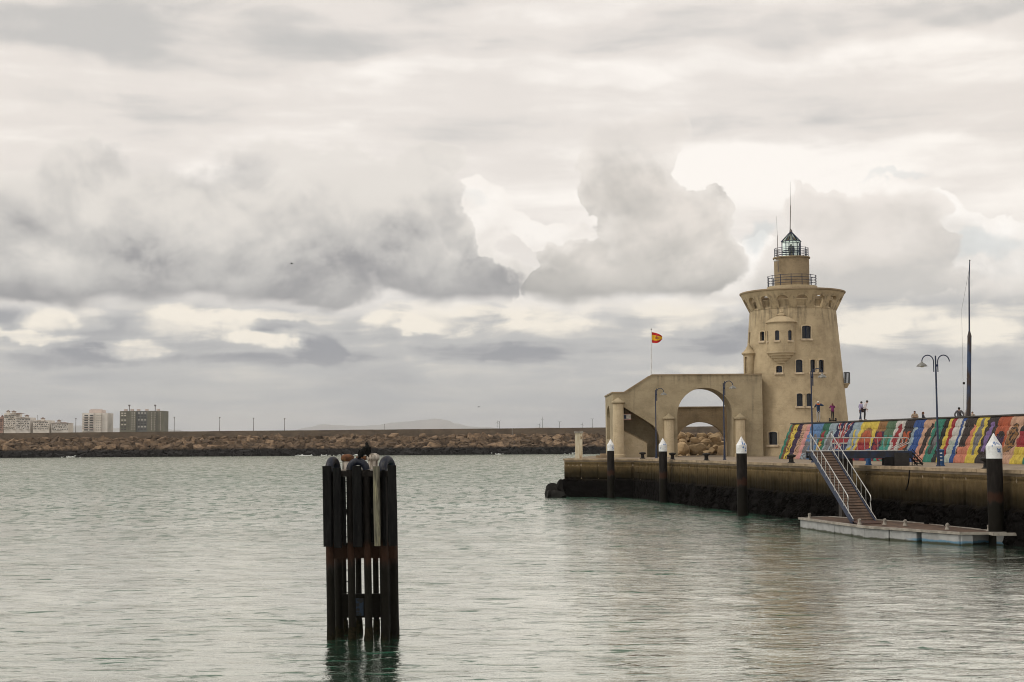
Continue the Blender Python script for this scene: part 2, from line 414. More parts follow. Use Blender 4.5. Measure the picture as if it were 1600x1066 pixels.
M['pole'] = mk('grey_pole_metal', (.16, .14, .13), (.10, .09, .085), 6, rough=.6)
M['wood'] = mk('walkway_boards', (.115, .07, .045), (.06, .038, .027), 2.2, stretch=(1, .3, 1), rough=.85, bump=.01)
M['rust'] = mk('rust', (.14, .055, .02), (.05, .022, .012), 9, rough=.9, c3=(.30, .17, .05), bump=.01)
M['guano'] = mk('guano_streaked', (.62, .57, .50), (.16, .13, .10), 5, stretch=(3, 3, .35), rough=.9, bump=.01)
M['float'] = mk('pontoon_float', (.46, .47, .47), (.30, .31, .31), 1.8, stretch=(1, 1, .6), rough=.6, c3=(.20, .20, .18))
M['concrete_pale'] = mk('pale_concrete', (.34, .315, .275), (.20, .18, .155), 2.5, rough=.9, bump=.01)
M['coping'] = mk('coping_stone', (.36, .275, .18), (.22, .165, .105), 1.4, rough=.9, bump=.02, c3=(.18, .14, .09))
M['deck'] = mk('quay_paving', (.26, .205, .14), (.18, .14, .10), .9, rough=.9, bump=.02, c3=(.19, .15, .11))
M['bwall'] = mk('breakwater_concrete', (.15, .113, .077), (.105, .08, .056), .18, stretch=(1, 1, 2.5), rough=.95, world=True, c3=(.085, .065, .047))
M['bldg_white'] = mk('white_render', (.78, .73, .66), (.66, .61, .54), .1, rough=.9)
M['bldg_cream'] = mk('cream_render', (.74, .70, .64), (.62, .58, .53), .1, rough=.9)
M['bldg_olive'] = mk('olive_render', (.175, .168, .13), (.14, .135, .105), .1, rough=.9)
M['bldg_grey'] = mk('grey_panels', (.15, .155, .15), (.11, .115, .11), .2, rough=.9)
M['bldg_pink'] = mk('rose_render', (.60, .51, .46), (.5, .42, .38), .1, rough=.9)
M['bldg_red'] = mk('terracotta_render', (.42, .27, .21), (.36, .22, .17), .1, rough=.9)
M['rooftile'] = mk('brown_roof_tile', (.16, .10, .075), (.11, .07, .055), .5, rough=.9)
M['winglass'] = mk('dark_windows', (.02, .02, .024), (.05, .05, .055), .4, rough=.3)
M['hill'] = mk('far_hills', (.29, .30, .30), (.34, .34, .33), .002, rough=1)  # pale tone paints in distance haze on top of the thin haze volume
M['land'] = mk('far_ground', (.10, .10, .07), (.14, .12, .09), .004, rough=1)

def glassmat():
    m, t, b = material('dark_window_glass')
    b.inputs['Base Color'].default_value = (.012, .014, .018, 1); b.inputs['Roughness'].default_value = .12
    return m
M['glass'] = glassmat()
def lanternglass():
    m, t, b = material('lantern_glass')
    b.inputs['Base Color'].default_value = (.80, .92, .86, 1); b.inputs['Roughness'].default_value = .05
    b.inputs['Transmission Weight'].default_value = 1.0; b.inputs['IOR'].default_value = 1.08
    return m
M['lglass'] = lanternglass()

def rockmat(name, top, dk, wet, z0, z1, vary=.3):
    m, t, b = material(name)
    co = t.n('ShaderNodeNewGeometry').outputs['Position']; oi = t.n('ShaderNodeObjectInfo')
    c = t.mix(t.ss(t.noise(co, .45, 6, .65), .35, .65), top, dk)
    # each block of stone its own tint
    k = t.ss(oi.outputs['Random'], 0, 1, 1 - vary, 1 + vary, 'LINEAR'); c = t.mix(1.0, c, t.comb(k, k, k), 'MULTIPLY')
    z = t.xyz(co)[2]
    zn = t.m('ADD', z, t.m('MULTIPLY', t.m('SUBTRACT', t.noise(co, .5, 3, .6), .5), 1.6))
    c = t.mix(t.ss(zn, z0, z1, 1, 0), c, wet)
    t.L(c, b.inputs['Base Color']); b.inputs['Roughness'].default_value = .92; b.inputs['Specular IOR Level'].default_value = .2
    bn = t.n('ShaderNodeBump'); bn.inputs['Distance'].default_value = .12; bn.inputs['Strength'].default_value = .7
    t.L(t.noise(co, 2.2, 7, .65), bn.inputs['Height']); t.L(bn.outputs[0], b.inputs['Normal'])
    return m
M['rockcore'] = mk('rubble_core', (.012, .009, .006), (.02, .015, .010), .5, rough=1, spec=.05)  # near black so the shade in gaps between blocks is painted in
M['bblock'] = rockmat('breakwater_block', (.20, .138, .086), (.09, .062, .040), (.006, .0055, .005), 3.0, 4.6, .5)
M['boulder'] = rockmat('sandstone_boulder', (.40, .295, .175), (.22, .155, .09), (.02, .016, .012), .6, 1.2, .35)

def tidal(name, top, topd, mid, low, z_mid, z_low):
    """stone of the quay: bare on top, algae band, black wet foot (the stain follows the tide marks)"""
    m, t, b = material(name)
    co = t.n('ShaderNodeNewGeometry').outputs['Position']
    c = t.mix(t.ss(t.noise(t.scale(co, (1, 1, .45)), .9, 6, .65), .35, .68), top, topd)
    run = t.ss(t.noise(t.scale(co, (2.2, 2.2, .12)), 1.0, 5, .65), .5, .75); c = t.mix(t.m('MULTIPLY', run, .75), c, tuple(x * .38 for x in top))
    z = t.xyz(co)[2]; zn = t.m('ADD', z, t.m('MULTIPLY', t.m('SUBTRACT', t.noise(t.scale(co, (1, 1, .5)), .9, 5, .65), .5), 1.1))
    c = t.mix(t.ss(zn, z_mid - .45, z_mid + .45, 1, 0), c, mid); c = t.mix(t.ss(zn, z_low - .3, z_low + .3, 1, 0), c, low)
    t.L(c, b.inputs['Base Color']); b.inputs['Roughness'].default_value = .9; b.inputs['Specular IOR Level'].default_value = .05
    bn = t.n('ShaderNodeBump'); bn.inputs['Distance'].default_value = .08; bn.inputs['Strength'].default_value = .8
    t.L(t.noise(co, 3.5, 7, .65), bn.inputs['Height']); t.L(bn.outputs[0], b.inputs['Normal'])
    return m
M['quay'] = tidal('quay_stone', (.125, .090, .045), (.075, .054, .028), (.022, .017, .009), (.0035, .003, .0028), 2.6, 1.85)
def pilemat(name, body, zr, w=.35, am=.45):
    m, t, b = material(name)
    co = t.n('ShaderNodeNewGeometry').outputs['Position']
    z = t.xyz(co)[2]; zn = t.m('ADD', z, t.m('MULTIPLY', t.m('SUBTRACT', t.noise(t.scale(co, (1, 1, .4)), 4, 5, .6), .5), .7))
    c = t.mix(t.ss(t.noise(t.scale(co, (1, 1, .25)), 5, 5, .6), .4, .7), body, tuple(x * 1.9 for x in body))
    band = t.m('MULTIPLY', t.ss(zn, zr - w, zr - w * .3), t.ss(zn, zr + w * .4, zr + w, 1, 0))
    c = t.mix(t.m('MULTIPLY', band, am), c, (.06, .022, .009))
    c = t.mix(t.ss(zn, zr - w * 1.2, zr - w * .6, 1, 0), c, (.008, .007, .005))
    t.L(c, b.inputs['Base Color']); b.inputs['Roughness'].default_value = .75; b.inputs['Specular IOR Level'].default_value = .12
    bn = t.n('ShaderNodeBump'); bn.inputs['Distance'].default_value = .02; bn.inputs['Strength'].default_value = .8
    t.L(t.noise(co, 9, 6, .65), bn.inputs['Height']); t.L(bn.outputs[0], b.inputs['Normal'])
    return m
M['pile'] = pilemat('tarred_pile', (.012, .010, .009), 2.35)
M['dpile'] = pilemat('dolphin_steel', (.013, .011, .010), 2.25, .42, .45)
M['fender'] = mk('rubber_fender', (.004, .004, .0045), (.010, .010, .010), 5, stretch=(2, 2, .3), rough=.8, bump=.01, spec=.12)
M['tubeblue'] = mk('worn_blue_tube', (.008, .012, .024), (.06, .058, .058), 7, stretch=(1.5, 1.5, .5), rough=.5, contrast=(.5, .75), c3=(.014, .010, .008), spec=.3)
M['palewood'] = mk('bleached_timber', (.15, .14, .10), (.03, .027, .02), 4, stretch=(3, 3, .35), rough=.85, bump=.01, c3=(.28, .26, .16))
M['feather'] = mk('black_plumage', (.004, .004, .004), (.009, .009, .008), 30, rough=.8, bump=.004, spec=.1)
M['gullfeather'] = mk('grey_plumage', (.25, .25, .26), (.12, .12, .12), 12, rough=.8)
# ------------------------------------------------------------------ quay frame
DZ = 3.65                                 # quay deck height
def line_pt(a, b, s): return (a[0] + (b[0] - a[0]) * s, a[1] + (b[1] - a[1]) * s)
QA = (4.97, 138.0); QB = (11.45, 133.6); QC = (24.75, 69.3)
qd = Vector((QC[0] - QB[0], QC[1] - QB[1])).normalized()
QE = (QC[0] + qd.x * 60, QC[1] + qd.y * 60)
# ------------------------------------------------------------------ lighthouse
TY = 152.0
TC = P(1241.6, 640, TY); TX = TC.x
def tz(py, Y=TY - 4): return P(1240, py, Y).z
kpx = (TY - 1) / F
zf0 = tz(482); zrim = tz(459.3, TY - 1); ztop = zrim + .22
def trad(z):                              # radius of the plain shaft
    return 4.56 + (5.86 - 4.56) * (zf0 - z) / (zf0 - DZ)
LH = empty('lighthouse', (TX, TY, DZ), 'tapering round sandy plaster lighthouse with flared arcaded crown and glass lantern', 'lighthouse')
def tp(px, z):                            # theta on the shaft that shows at that column
    r = trad(z); th = 0
    for _ in range(12):
        q = Vector((TX + r * math.sin(th), TY - r * math.cos(th), z)); d = proj(q)[0] - px
        th -= d / (r * max(.15, math.cos(th)) / kpx)
        th = max(-1.5, min(1.5, th))
    return th
def zpx(px, py, r_in=5.0):
    return P(px, py, TY - r_in).z
shaft = MB().lathe([(trad(DZ - .3), DZ - .3), (trad(DZ), DZ), (trad(8), 8), (trad(13), 13), (trad(zf0), zf0), (trad(zf0) - .02, zf0 + .12), (4.25, zf0 + .3), (4.25, tz(467)), (3.9, tz(466))], (TX, TY, 0), 96)
def arch_poly(w, h, rise, n=8):
    """outline, origin at the sill centre"""
    p = [(-w / 2, 0), (w / 2, 0), (w / 2, h - rise)]
    for i in range(1, n):
        a = PI * i / n; p.append((w / 2 * math.cos(a), h - rise + rise * math.sin(a)))
    return p + [(-w / 2, h - rise)]
def frameM(th, r, z, tip=0.0):
    """local (x right, y inward, z up) placed on the shaft"""
    right = Vector((math.cos(th), math.sin(th), 0)); inn = Vector((-math.sin(th), math.cos(th), 0)); upv = Vector((0, 0, 1))
    Mx = Matrix((right, inn, upv)).transposed().to_4x4()
    Mx.translation = Vector((TX + r * math.sin(th), TY - r * math.cos(th), z)); return Mx
wins = []          # (px0, px1, py_top, py_bottom, kind)
for q in [(1253, 1267.3, 508.6, 529, 'double'), (1188.5, 1194, 515.6, 530.5, 'single'), (1213, 1221.8, 571.3, 582, 'grid'),
          (1243.7, 1253.8, 562, 582, 'single'), (1266, 1274, 562, 582, 'single'), (1279, 1288, 562, 582, 'single'),
          (1245, 1254, 615, 635, 'single'), (1260, 1268.6, 615, 635, 'single'), (1201.7, 1214, 674.6, 695, 'single')]:
    pc = (q[0] + q[1]) / 2; z0 = zpx(pc, q[3]); z1 = zpx(pc, q[2]); th = tp(pc, (z0 + z1) / 2)
    w = (q[1] - q[0]) * kpx / max(.3, math.cos(th)) * .98
    wins.append((th, z0, z1 - z0, w, q[4], pc))
cut = MB()
for th, z0, h, w, kind, pc in wins:
    cut.prism(arch_poly(w, h, min(.16, w * .25)), -.9, .42, 'y', frameM(th, trad(z0 + h / 2), z0))
# tall slender niche on the far left flank
nth = -1.46; cut.prism(arch_poly(.55, 1.55, .25), -.8, .35, 'y', frameM(nth, trad(15.5), zpx(1172, 537)))
so_ = shaft.build('shaft', M['plaster_shaft'], LH)
boolean(so_, cut)
so_.data.polygons.foreach_set('use_smooth', [True] * len(so_.data.polygons)); so_.data.set_sharp_from_angle(angle=R(25))
for th, z0, h, w, kind, pc in wins:
    Mx = frameM(th, trad(z0 + h / 2), z0); Mi = Mx @ Matrix.Translation((0, .2, 0)); rise = min(.16, w * .25)
    fr = MB(); op = arch_poly(w, h, rise); ft = .07
    ip = [(x * (1 - 2 * ft / w), ft + z * (1 - 2 * ft / h)) for x, z in op]
    n = len(op); vs = []
    for d in (0, .08):
        vs += [Mi @ Vector((x, d, z)) for x, z in op] + [Mi @ Vector((x, d, z)) for x, z in ip]
    fs = []
    for i in range(n):
        j = (i + 1) % n
        fs += [(i, j, n + j, n + i), (n + i, n + j, 3 * n + j, 3 * n + i), (2 * n + i, 3 * n + i, 3 * n + j, 2 * n + j)]
    fr.add(vs, fs)
    if kind == 'double': fr.box((0, 0, 0), (.001, .001, .001)); fr.v = fr.v[:-8]; fr.f = fr.f[:-6]; fr.m = fr.m[:-6]; fr.prism([(-.04, .05), (.04, .05), (.04, h - .04), (-.04, h - .04)], -.02, .06, 'y', Mi)
    if kind == 'grid':
        fr.prism([(-.03, .05), (.03, .05), (.03, h - .05), (-.03, h - .05)], -.02, .06, 'y', Mi); fr.prism([(-w / 2 + .05, h * .5 - .03), (w / 2 - .05, h * .5 - .03), (w / 2 - .05, h * .5 + .03), (-w / 2 + .05, h * .5 + .03)], -.016, .055, 'y', Mi)
    f_ = fr.build('window', M['blue'], LH)
    MB().prism(ip, .05, .075, 'y', Mi).build('pane', M['glass'], f_)
    # plaster band round the opening
    bd = MB(); bo = [(x * (1 + .22 / w), z * (1 + .11 / h) - (0.0 if z > .01 else .0)) for x, z in op]
    vs = []
    for d in (-.045, .16): vs += [Mx @ Vector((x, d, z)) for x, z in bo] + [Mx @ Vector((x, d, z)) for x, z in op]
    fs = []
    for i in range(n):
        j = (i + 1) % n
        if i == 0: continue
        fs += [(i, j, n + j, n + i), (i, 2 * n + i, 2 * n + j, j)]
    bd.add(vs, fs).build('surround', M['plaster_pale'], f_)
    MB().prism([(-w / 2 - .16, -.2), (w / 2 + .16, -.2), (w / 2 + .16, -.002), (-w / 2 - .16, -.002)], -.2, .19, 'y', Mx).build('sill', M['sill'], f_)
# paired windows share a pale mullion column
for a, b in ((4, 5), (6, 7)):
    th = (wins[a][0] + wins[b][0]) / 2; z0 = wins[a][1]; h = wins[a][2]
    MB().lathe([(.14, z0), (.14, z0 + .1), (.09, z0 + .16), (.09, z0 + h - .16), (.15, z0 + h - .04), (.15, z0 + h)], (TX + (trad(z0) - .02) * math.sin(th), TY - (trad(z0) - .02) * math.cos(th), 0), 10).build('mullion', M['plaster_pale'], LH)
# --- flared crown with sixteen arched openings
zc0, zc1 = zf0 + .02, zrim
r0_, r1_ = 4.60, 5.50; th_w = .38
N_ = 96
crown = MB().lathe([(r0_, zc0), (r0_ + (r1_ - r0_) * .5, (zc0 + zc1) / 2 - .02), (r1_, zc1), (r1_ - th_w, zc1), (r0_ + (r1_ - r0_) * .45 - th_w, (zc0 + zc1) / 2), (r0_ - th_w + .02, zc0)], (TX, TY, 0), N_, closed=True)
co_ = crown.build('crown', M['plaster_shaft'], LH)
cut = MB()
zb = tz(481); zt = tz(462)
for i in range(16):
    a = R(22.5 * i)
    Mx = frameM(a, 4.6, zb - .02)
    n = 10; w0 = 1.14; h = zt - zb
    poly = [(-w0 * .40, 0), (w0 * .40, 0), (w0 / 2, h * .72)] + [(w0 / 2 * math.cos(PI * k / n), h * .72 + h * .28 * math.sin(PI * k / n)) for k in range(1, n)] + [(-w0 / 2, h * .72)]
    cut.prism(poly, -1.6, .75, 'y', Mx)
boolean(co_, cut)
co_.data.polygons.foreach_set('use_smooth', [True] * len(co_.data.polygons)); co_.data.set_sharp_from_angle(angle=R(30))
MB().lathe([(5.0, zrim + .01), (5.56, zrim + .01), (5.60, zrim + .06), (5.60, ztop - .04), (5.5, ztop), (5.0, ztop)], (TX, TY, 0), N_, closed=True).build('crown_coping', M['plaster_dark'], LH, 30)
# --- upper gallery and drum
zg0 = tz(450.5, TY - 2.4); zg1 = tz(445, TY - 2.4)
MB().lathe([(2.15, zg0 - .35), (2.3, zg0), (2.62, zg0 + .08), (2.66, zg1 - .05), (2.66, zg1), (1.2, zg1 + .02)], (TX, TY, 0), 48).build('gallery_slab', M['plaster_pale'], LH, 30)
zd1 = tz(401.5, TY - 1.7)
MB().lathe([(1.86, tz(468)), (1.86, zg0 - .4), (1.86, zd1 - .03)], (TX, TY, 0), 48).build('drum', M['plaster_dark'], LH, 30)
MB().lathe([(1.8, zd1 - .02), (1.98, zd1), (1.98, zd1 + .13), (.5, zd1 + .17)], (TX, TY, 0), 48).build('lantern_slab', M['plaster_dark'], LH, 30)
def railing(name, r, z0, z1, posts, rails, parent, mat):
    rl = MB()
    for k in range(rails):
        z = z0 + (z1 - z0) * (k + 1) / rails
        rl.tube([(TX + r * math.sin(2 * PI * i / 48), TY - r * math.cos(2 * PI * i / 48), z) for i in range(49)], .026, 5, False)
    o = rl.build(name, mat, parent)
    for i in range(posts):
        a = 2 * PI * (i + .5) / posts
        MB().tube([(TX + r * math.sin(a), TY - r * math.cos(a), z0), (TX + r * math.sin(a), TY - r * math.cos(a), z1 + .06)], .038, 6).build('post', mat, o)
    return o
railing('gallery_railing', 2.58, zg1, tz(428.5, TY - 2.4), 14, 4, LH, M['blue'])
railing('lantern_railing', 1.78, zd1 + .12, tz(385.5, TY - 1.7), 12, 5, LH, M['blue'])
zl0 = zd1 + .1; zl1 = tz(376, TY - .9); rl_ = 1.0
lg = MB().lathe([(rl_ - .05, zl0), (rl_ - .05, zl1)], (TX, TY, 0), 8); lg.f = lg.f[:-2]; lg.m = lg.m[:-2]
lan = MB()
for k in range(8):
    a = 2 * PI * k / 8 + R(0)
    lan.tube([(TX + rl_ * math.sin(a), TY - rl_ * math.cos(a), zl0), (TX + rl_ * math.sin(a), TY - rl_ * math.cos(a), zl1)], .045, 6)
    lan.tube([(TX + rl_ * 1.08 * math.sin(a), TY - rl_ * 1.08 * math.cos(a), zl1), (TX + .08 * math.sin(a), TY - .08 * math.cos(a), tz(362.5, TY))], .045, 6)
for z, q in ((zl0 + .06, rl_), (zl0 + .75, rl_), (zl1, rl_ * 1.08)):
    lan.tube([(TX + q * math.sin(2 * PI * i / 8), TY - q * math.cos(2 * PI * i / 8), z) for i in range(9)], .04, 6, False)
lan_o = lan.build('lantern', M['blue'], LH)
lg.build('glass_wall', M['lglass'], lan_o)
MB().lathe([(rl_ * 1.04, zl1 + .02), (.08, tz(363, TY))], (TX, TY, 0), 8).build('glass_roof', M['lglass'], lan_o)
MB().lathe([(.16, zl0), (.16, zl0 + .5), (.3, zl0 + .55), (.34, zl0 + .9), (.3, zl0 + 1.25), (.1, zl0 + 1.35), (.08, zl0 + 1.5)], (TX, TY, 0), 12).build('lamp', M['alum'], lan_o, 40)
MB().lathe([(.14, tz(363.5, TY)), (.17, tz(361, TY)), (.1, tz(359.5, TY)), (.02, tz(357.5, TY))], (TX, TY, 0), 12).build('finial', M['pole'], lan_o, 40)
q1 = P(1236.2, 364, TY); q2 = P(1235.2, 321, TY); q3 = P(1234.6, 284, TY)
MB().tube([(TX - .1, TY, q1.z - .3), (q2.x, TY, q2.z)], [.055, .04], 6).tube([q2, q3], [.02, .012], 5).build('mast_antenna', M['pole'], LH)
a1 = P(1216, 425, TY - 1.9); a2 = P(1214.6, 368, TY - 1.9); a3 = P(1213.2, 338, TY - 1.9)
MB().tube([a1, a2], [.05, .03], 6).tube([a2, a3], [.016, .01], 5).ball(a1 + (a2 - a1) * .45, .1, 8, 5).build('whip_antenna', M['pole'], LH)
c1 = P(1211, 407.5, TY - 1.5); MB().ball(c1, .15, 10, 6, (1.3, 1, .9)).tube([c1, c1 + Vector((.5, .3, .05))], .04, 6).build('security_camera', M['white'], LH, 1)
# --- oriel
oth = R(-26.0); zo0 = zpx(1221, 548, 6); zo1 = zpx(1221, 502.5, 6); orr = 1.46
rc = trad(17) - .12; OX = TX + rc * math.sin(oth); OY = TY - rc * math.cos(oth)
orl = MB().lathe([(orr + .03, zo0), (orr, zo1)], (OX, OY, 0), 32)
ob = orl.build('oriel', M['plaster'], LH)
cut = MB(); ow = []
for pxc in (1200.3, 1214.7, 1234.2):
    dx = (pxc - proj((OX, OY, 16))[0]) * kpx; s = max(-.97, min(.97, dx / orr)); a = math.asin(s) - R(11.2)
    right = Vector((math.cos(a), math.sin(a), 0)); inn = Vector((-math.sin(a), math.cos(a), 0))
    Mx = Matrix((right, inn, Vector((0, 0, 1)))).transposed().to_4x4(); z0 = zpx(1215, 531, 6); h = zpx(1215, 515.4, 6) - z0
    Mx.translation = Vector((OX + orr * math.sin(a), OY - orr * math.cos(a), z0)); ow.append((Mx, h)); cut.prism(arch_poly(.46, h, .16), -.5, .24, 'y', Mx)
boolean(ob, cut); ob.data.polygons.foreach_set('use_smooth', [True] * len(ob.data.polygons)); ob.data.set_sharp_from_angle(angle=R(25))
for Mx, h in ow:
    f_ = MB().prism([(-.2, .02), (-.14, .02), (-.14, h - .1), (-.2, h - .1)], .1, .16, 'y', Mx).prism([(.14, .02), (.2, .02), (.2, h - .1), (.14, h - .1)], .1, .16, 'y', Mx).prism([(-.19, .02), (.19, .02), (.19, .08), (-.19, .08)], .101, .159, 'y', Mx).build('window', M['blue'], ob)
    MB().prism([(-.14, .08), (.14, .08), (.14, h - .04), (-.14, h - .04)], .12, .14, 'y', Mx).build('pane', M['glass'], f_)
    MB().prism([(-.34, -.18), (.34, -.18), (.34, -.005), (-.34, -.005)], -.14, .12, 'y', Mx).build('sill', M['sill'], ob)
zr = zpx(1221, 490, 6)
MB().lathe([(orr, zo1 - .02), (orr + .17, zo1), (orr + .16, zo1 + .08), (1.25, zo1 + .38), (.72, zo1 + .62), (.42, zo1 + .74), (.4, zo1 + .8), (.5, zo1 + .83), (.3, zo1 + .98), (.14, zo1 + 1.0), (.12, zo1 + 1.08), (.15, zo1 + 1.15), (.06, zo1 + 1.26), (.02, zo1 + 1.4)], (OX, OY, 0), 32).build('oriel_roof', M['plaster'], LH, 35)
pr = []; zz = zo0; rr = orr + .13; zbt = zpx(1219, 568, 6); st = (zo0 - zbt) / 5
for k in range(5):
    pr += [(rr, zz), (rr - .03, zz - st * .65), (rr - .17, zz - st * .72)]; zz -= st; rr -= .24
pr.append((.12, zz)); MB().lathe(list(reversed(pr)), (OX, OY, 0), 32).build('corbel', M['plaster_pale'], LH, 25)
# --- bartizan above the bridge
bth = -1.28; bz0 = P(1168, 585, TY - 1).z; bz1 = P(1168, 552.5, TY - 1).z
BX = P(1170.5, 560, TY - 1.6).x; BY = TY - 1.6
bb = MB().lathe([(.60, bz0 - .4), (.60, bz1)], (BX, BY, 0), 20).build('bartizan', M['plaster'], LH, 30)
cut = MB()
a = math.asin(-.55) - R(11.2); right = Vector((math.cos(a), math.sin(a), 0)); inn = Vector((-math.sin(a), math.cos(a), 0)); Mx = Matrix((right, inn, Vector((0, 0, 1)))).transposed().to_4x4(); Mx.translation = Vector((BX + .6 * math.sin(a), BY - .6 * math.cos(a), bz0 + .05))
cut.prism(arch_poly(.36, bz1 - bz0 - .45, .18), -.4, .22, 'y', Mx); boolean(bb, cut)
MB().lathe([(.62, bz1 - .25), (.78, bz1 - .1), (.80, bz1), (.6, bz1 + .14), (.34, bz1 + .45), (.16, bz1 + .8), (.06, bz1 + 1.1)], (BX, BY, 0), 20).build('bartizan_roof', M['plaster'], LH, 30)
nz0 = zpx(1172, 538)
MB().prism([(-.42, -.2), (.42, -.2), (.42, 0), (-.42, 0)], -.22, .1, 'y', frameM(nth, trad(nz0), nz0)).build('niche_sill', M['plaster_pale'], LH)
# --- small balcony on the right flank
qth = 1.30; by0 = P(1320, 607, TY).z; by1 = P(1320, 600, TY).z
Mx = frameM(qth, trad(by1), 0)
bl = MB().prism([(-.55, by1 - .06), (.55, by1 - .06), (.55, by1), (-.55, by1)], -.62, .15, 'y', Mx)
bl.lathe([(.02, by0 - .05), (.2, by0 + .02), (.42, by1 - .06)], tuple(Mx @ Vector((0, -.14, 0))), 16)
bo = bl.build('balcony', M['plaster_pale'], LH)
rb = MB(); zt_ = P(1320, 583.5, TY).z
for k in range(9):
    xx = -.52 + 1.04 * k / 8; rb.tube([Mx @ Vector((xx, -.58, by1)), Mx @ Vector((xx, -.58, zt_))], .034, 5)
for yy in (-.58, -.44, -.3, -.16, -.02):
    for xx in (-.52, .52): rb.tube([Mx @ Vector((xx, yy, by1)), Mx @ Vector((xx, yy, zt_))], .034, 5)
rb.tube([Mx @ Vector((-.52, 0, zt_)), Mx @ Vector((-.52, -.58, zt_)), Mx @ Vector((.52, -.58, zt_)), Mx @ Vector((.52, 0, zt_))], .03, 6)
rb.build('balcony_railing', M['black'], bo)

# ------------------------------------------------------------------ bridge wing with stair and arches
AY = 147.0; AT = 3.9
def ax(px, py=640, Y=AY): return P(px, py, Y).x
def az(px, py, Y=AY): return P(px, py, Y).z
ar = empty('arcade_wing', (ax(1060), AY + 2, DZ), 'sandy walled arcade wing with rising stair parapet and one large round arch', 'arcade')
xr = TX - 4.3
outl = [(ax(957.5), DZ - .2), (ax(957.5), az(957, 614.5)), (ax(976.5), az(976, 614.3)), (ax(1019, 600), az(1019, 587)), (xr, az(1170, 585.8)), (xr, DZ - .2)]
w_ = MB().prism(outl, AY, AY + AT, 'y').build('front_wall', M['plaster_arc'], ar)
cut = MB()
cx = (ax(1058) + ax(1144.6)) / 2; rw = (ax(1144.6) - ax(1058)) / 2; zcr = az(1100, 606)
zs = zcr - rw * 1.0
ap = [(cx - rw, DZ - .5), (cx + rw, DZ - .5)] + [(cx + rw * math.cos(PI * k / 28), zs + rw * math.sin(PI * k / 28)) for k in range(29)]
cut.prism(ap, AY - 1, AY + AT + 1, 'y')
boolean(w_, cut)
cut = MB()
sp = [(974.2, 725), (974.2, 636), (1000, 651.5), (1012, 659), (1021, 665), (1026.5, 672), (1030, 681), (1031.5, 692), (1031.5, 725)]
sp = [(ax(x, y), az(x, y)) for x, y in sp]
cut.prism(sp, AY - 1, AY + 2.9, 'y')
# narrow arch in the end wall
boolean(w_, cut)
# copings along the top edge
cp = MB(); T = [(ax(957.5), az(957, 614.5)), (ax(976.5), az(976, 614.3)), (ax(1019, 600), az(1019, 587)), (xr, az(1170, 585.8))]
for a, b in zip(T, T[1:]): cp.beam((a[0], AY + .18, a[1] + .06), (b[0], AY + .18, b[1] + .06), .5, .14)
for a, b in zip(T, T[1:]): cp.beam((a[0], AY + AT - .18, a[1] + .06), (b[0], AY + AT - .18, b[1] + .06), .5, .14)
cp.build('coping', M['plaster_dark'], ar)
# stair inside the recess with its own solid parapet
stp = [(ax(975, 715), DZ), (ax(975, 673), az(975, 673)), (ax(1012.5, 692), az(1012, 692.5)), (ax(1012.5, 715), DZ)]
MB().prism(stp, AY + .9, AY + 1.15, 'y').build('stair_parapet', M['plaster_pale'], ar)
MB().beam((stp[1][0], AY + 1.02, stp[1][1] + .05), (stp[2][0], AY + 1.02, stp[2][1] + .05), .34, .09).build('parapet_coping', M['plaster_dark'], ar)
sm = MB(); x0 = stp[3][0] - .1; x1 = stp[0][0]; zt_ = stp[1][1] - 1.0
for k in range(9):
    a = x0 + (x1 - x0) * k / 9; sm.box(((a + x1) / 2, AY + 1.95, DZ + (zt_ - DZ) * (k + .5) / 9), (abs(a - x1), 1.5, (zt_ - DZ) / 9 - .004))
sm.build('stair', M['plaster_dark'], ar)
# end wall facing left with a narrow arch, rear wall with low arch
EX = ax(957.5); BYr = 158.2
# the end wall runs back and slightly left so that its face shows
ex2 = P(946, 640, BYr + 1.0).x
ew = MB(); zt1 = az(957, 614.5); z2 = P(946, 613.5, BYr + 1).z
a = Vector((EX + .002, AY + .003, 0)); b = Vector((ex2, BYr + 1, 0)); d = (b - a).normalized(); L_ = (b - a).length; nn = Vector((d.y, -d.x, 0))
Mx = Matrix((d, nn, Vector((0, 0, 1)))).transposed().to_4x4(); Mx.translation = a
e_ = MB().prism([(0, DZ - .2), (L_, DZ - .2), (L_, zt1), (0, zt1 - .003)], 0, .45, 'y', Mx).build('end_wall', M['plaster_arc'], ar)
cut = MB().prism([(p[0] + L_ * .60, p[1] + DZ + 1.9) for p in arch_poly(L_ * .42, 3.6, 1.2)], -.5, 1.0, 'y', Mx); boolean(e_, cut)
MB().beam(Mx @ Vector((-.1, .2, zt1 + .06)), Mx @ Vector((L_ + .1, .2, zt1 + .06)), .6, .14).build('end_coping', M['plaster_dark'], ar)
RY = 157.0
rwx0 = ex2; zrt = P(1100, 637, RY).z
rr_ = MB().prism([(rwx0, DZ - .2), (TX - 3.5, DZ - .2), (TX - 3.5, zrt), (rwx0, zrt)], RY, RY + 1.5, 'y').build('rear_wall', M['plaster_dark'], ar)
cx2 = P(1095.5, 690, RY).x; a2_ = (P(1136, 690, RY).x - P(1055.5, 690, RY).x) / 2; zsp = P(1096, 697, RY).z; rise = P(1096, 659.5, RY).z - zsp
ap = [(cx2 - a2_, DZ - .5), (cx2 + a2_, DZ - .5)] + [(cx2 + a2_ * math.cos(PI * k / 28), zsp + rise * math.sin(PI * k / 28)) for k in range(29)]
boolean(rr_, MB().prism(ap, RY - 1, RY + 3, 'y'))
MB().box(((rwx0 + TX - 3.5) / 2, RY + .75, zrt + .06), (TX - 3.5 - rwx0, 1.7, .12)).build('rear_coping', M['plaster_dark'], ar)
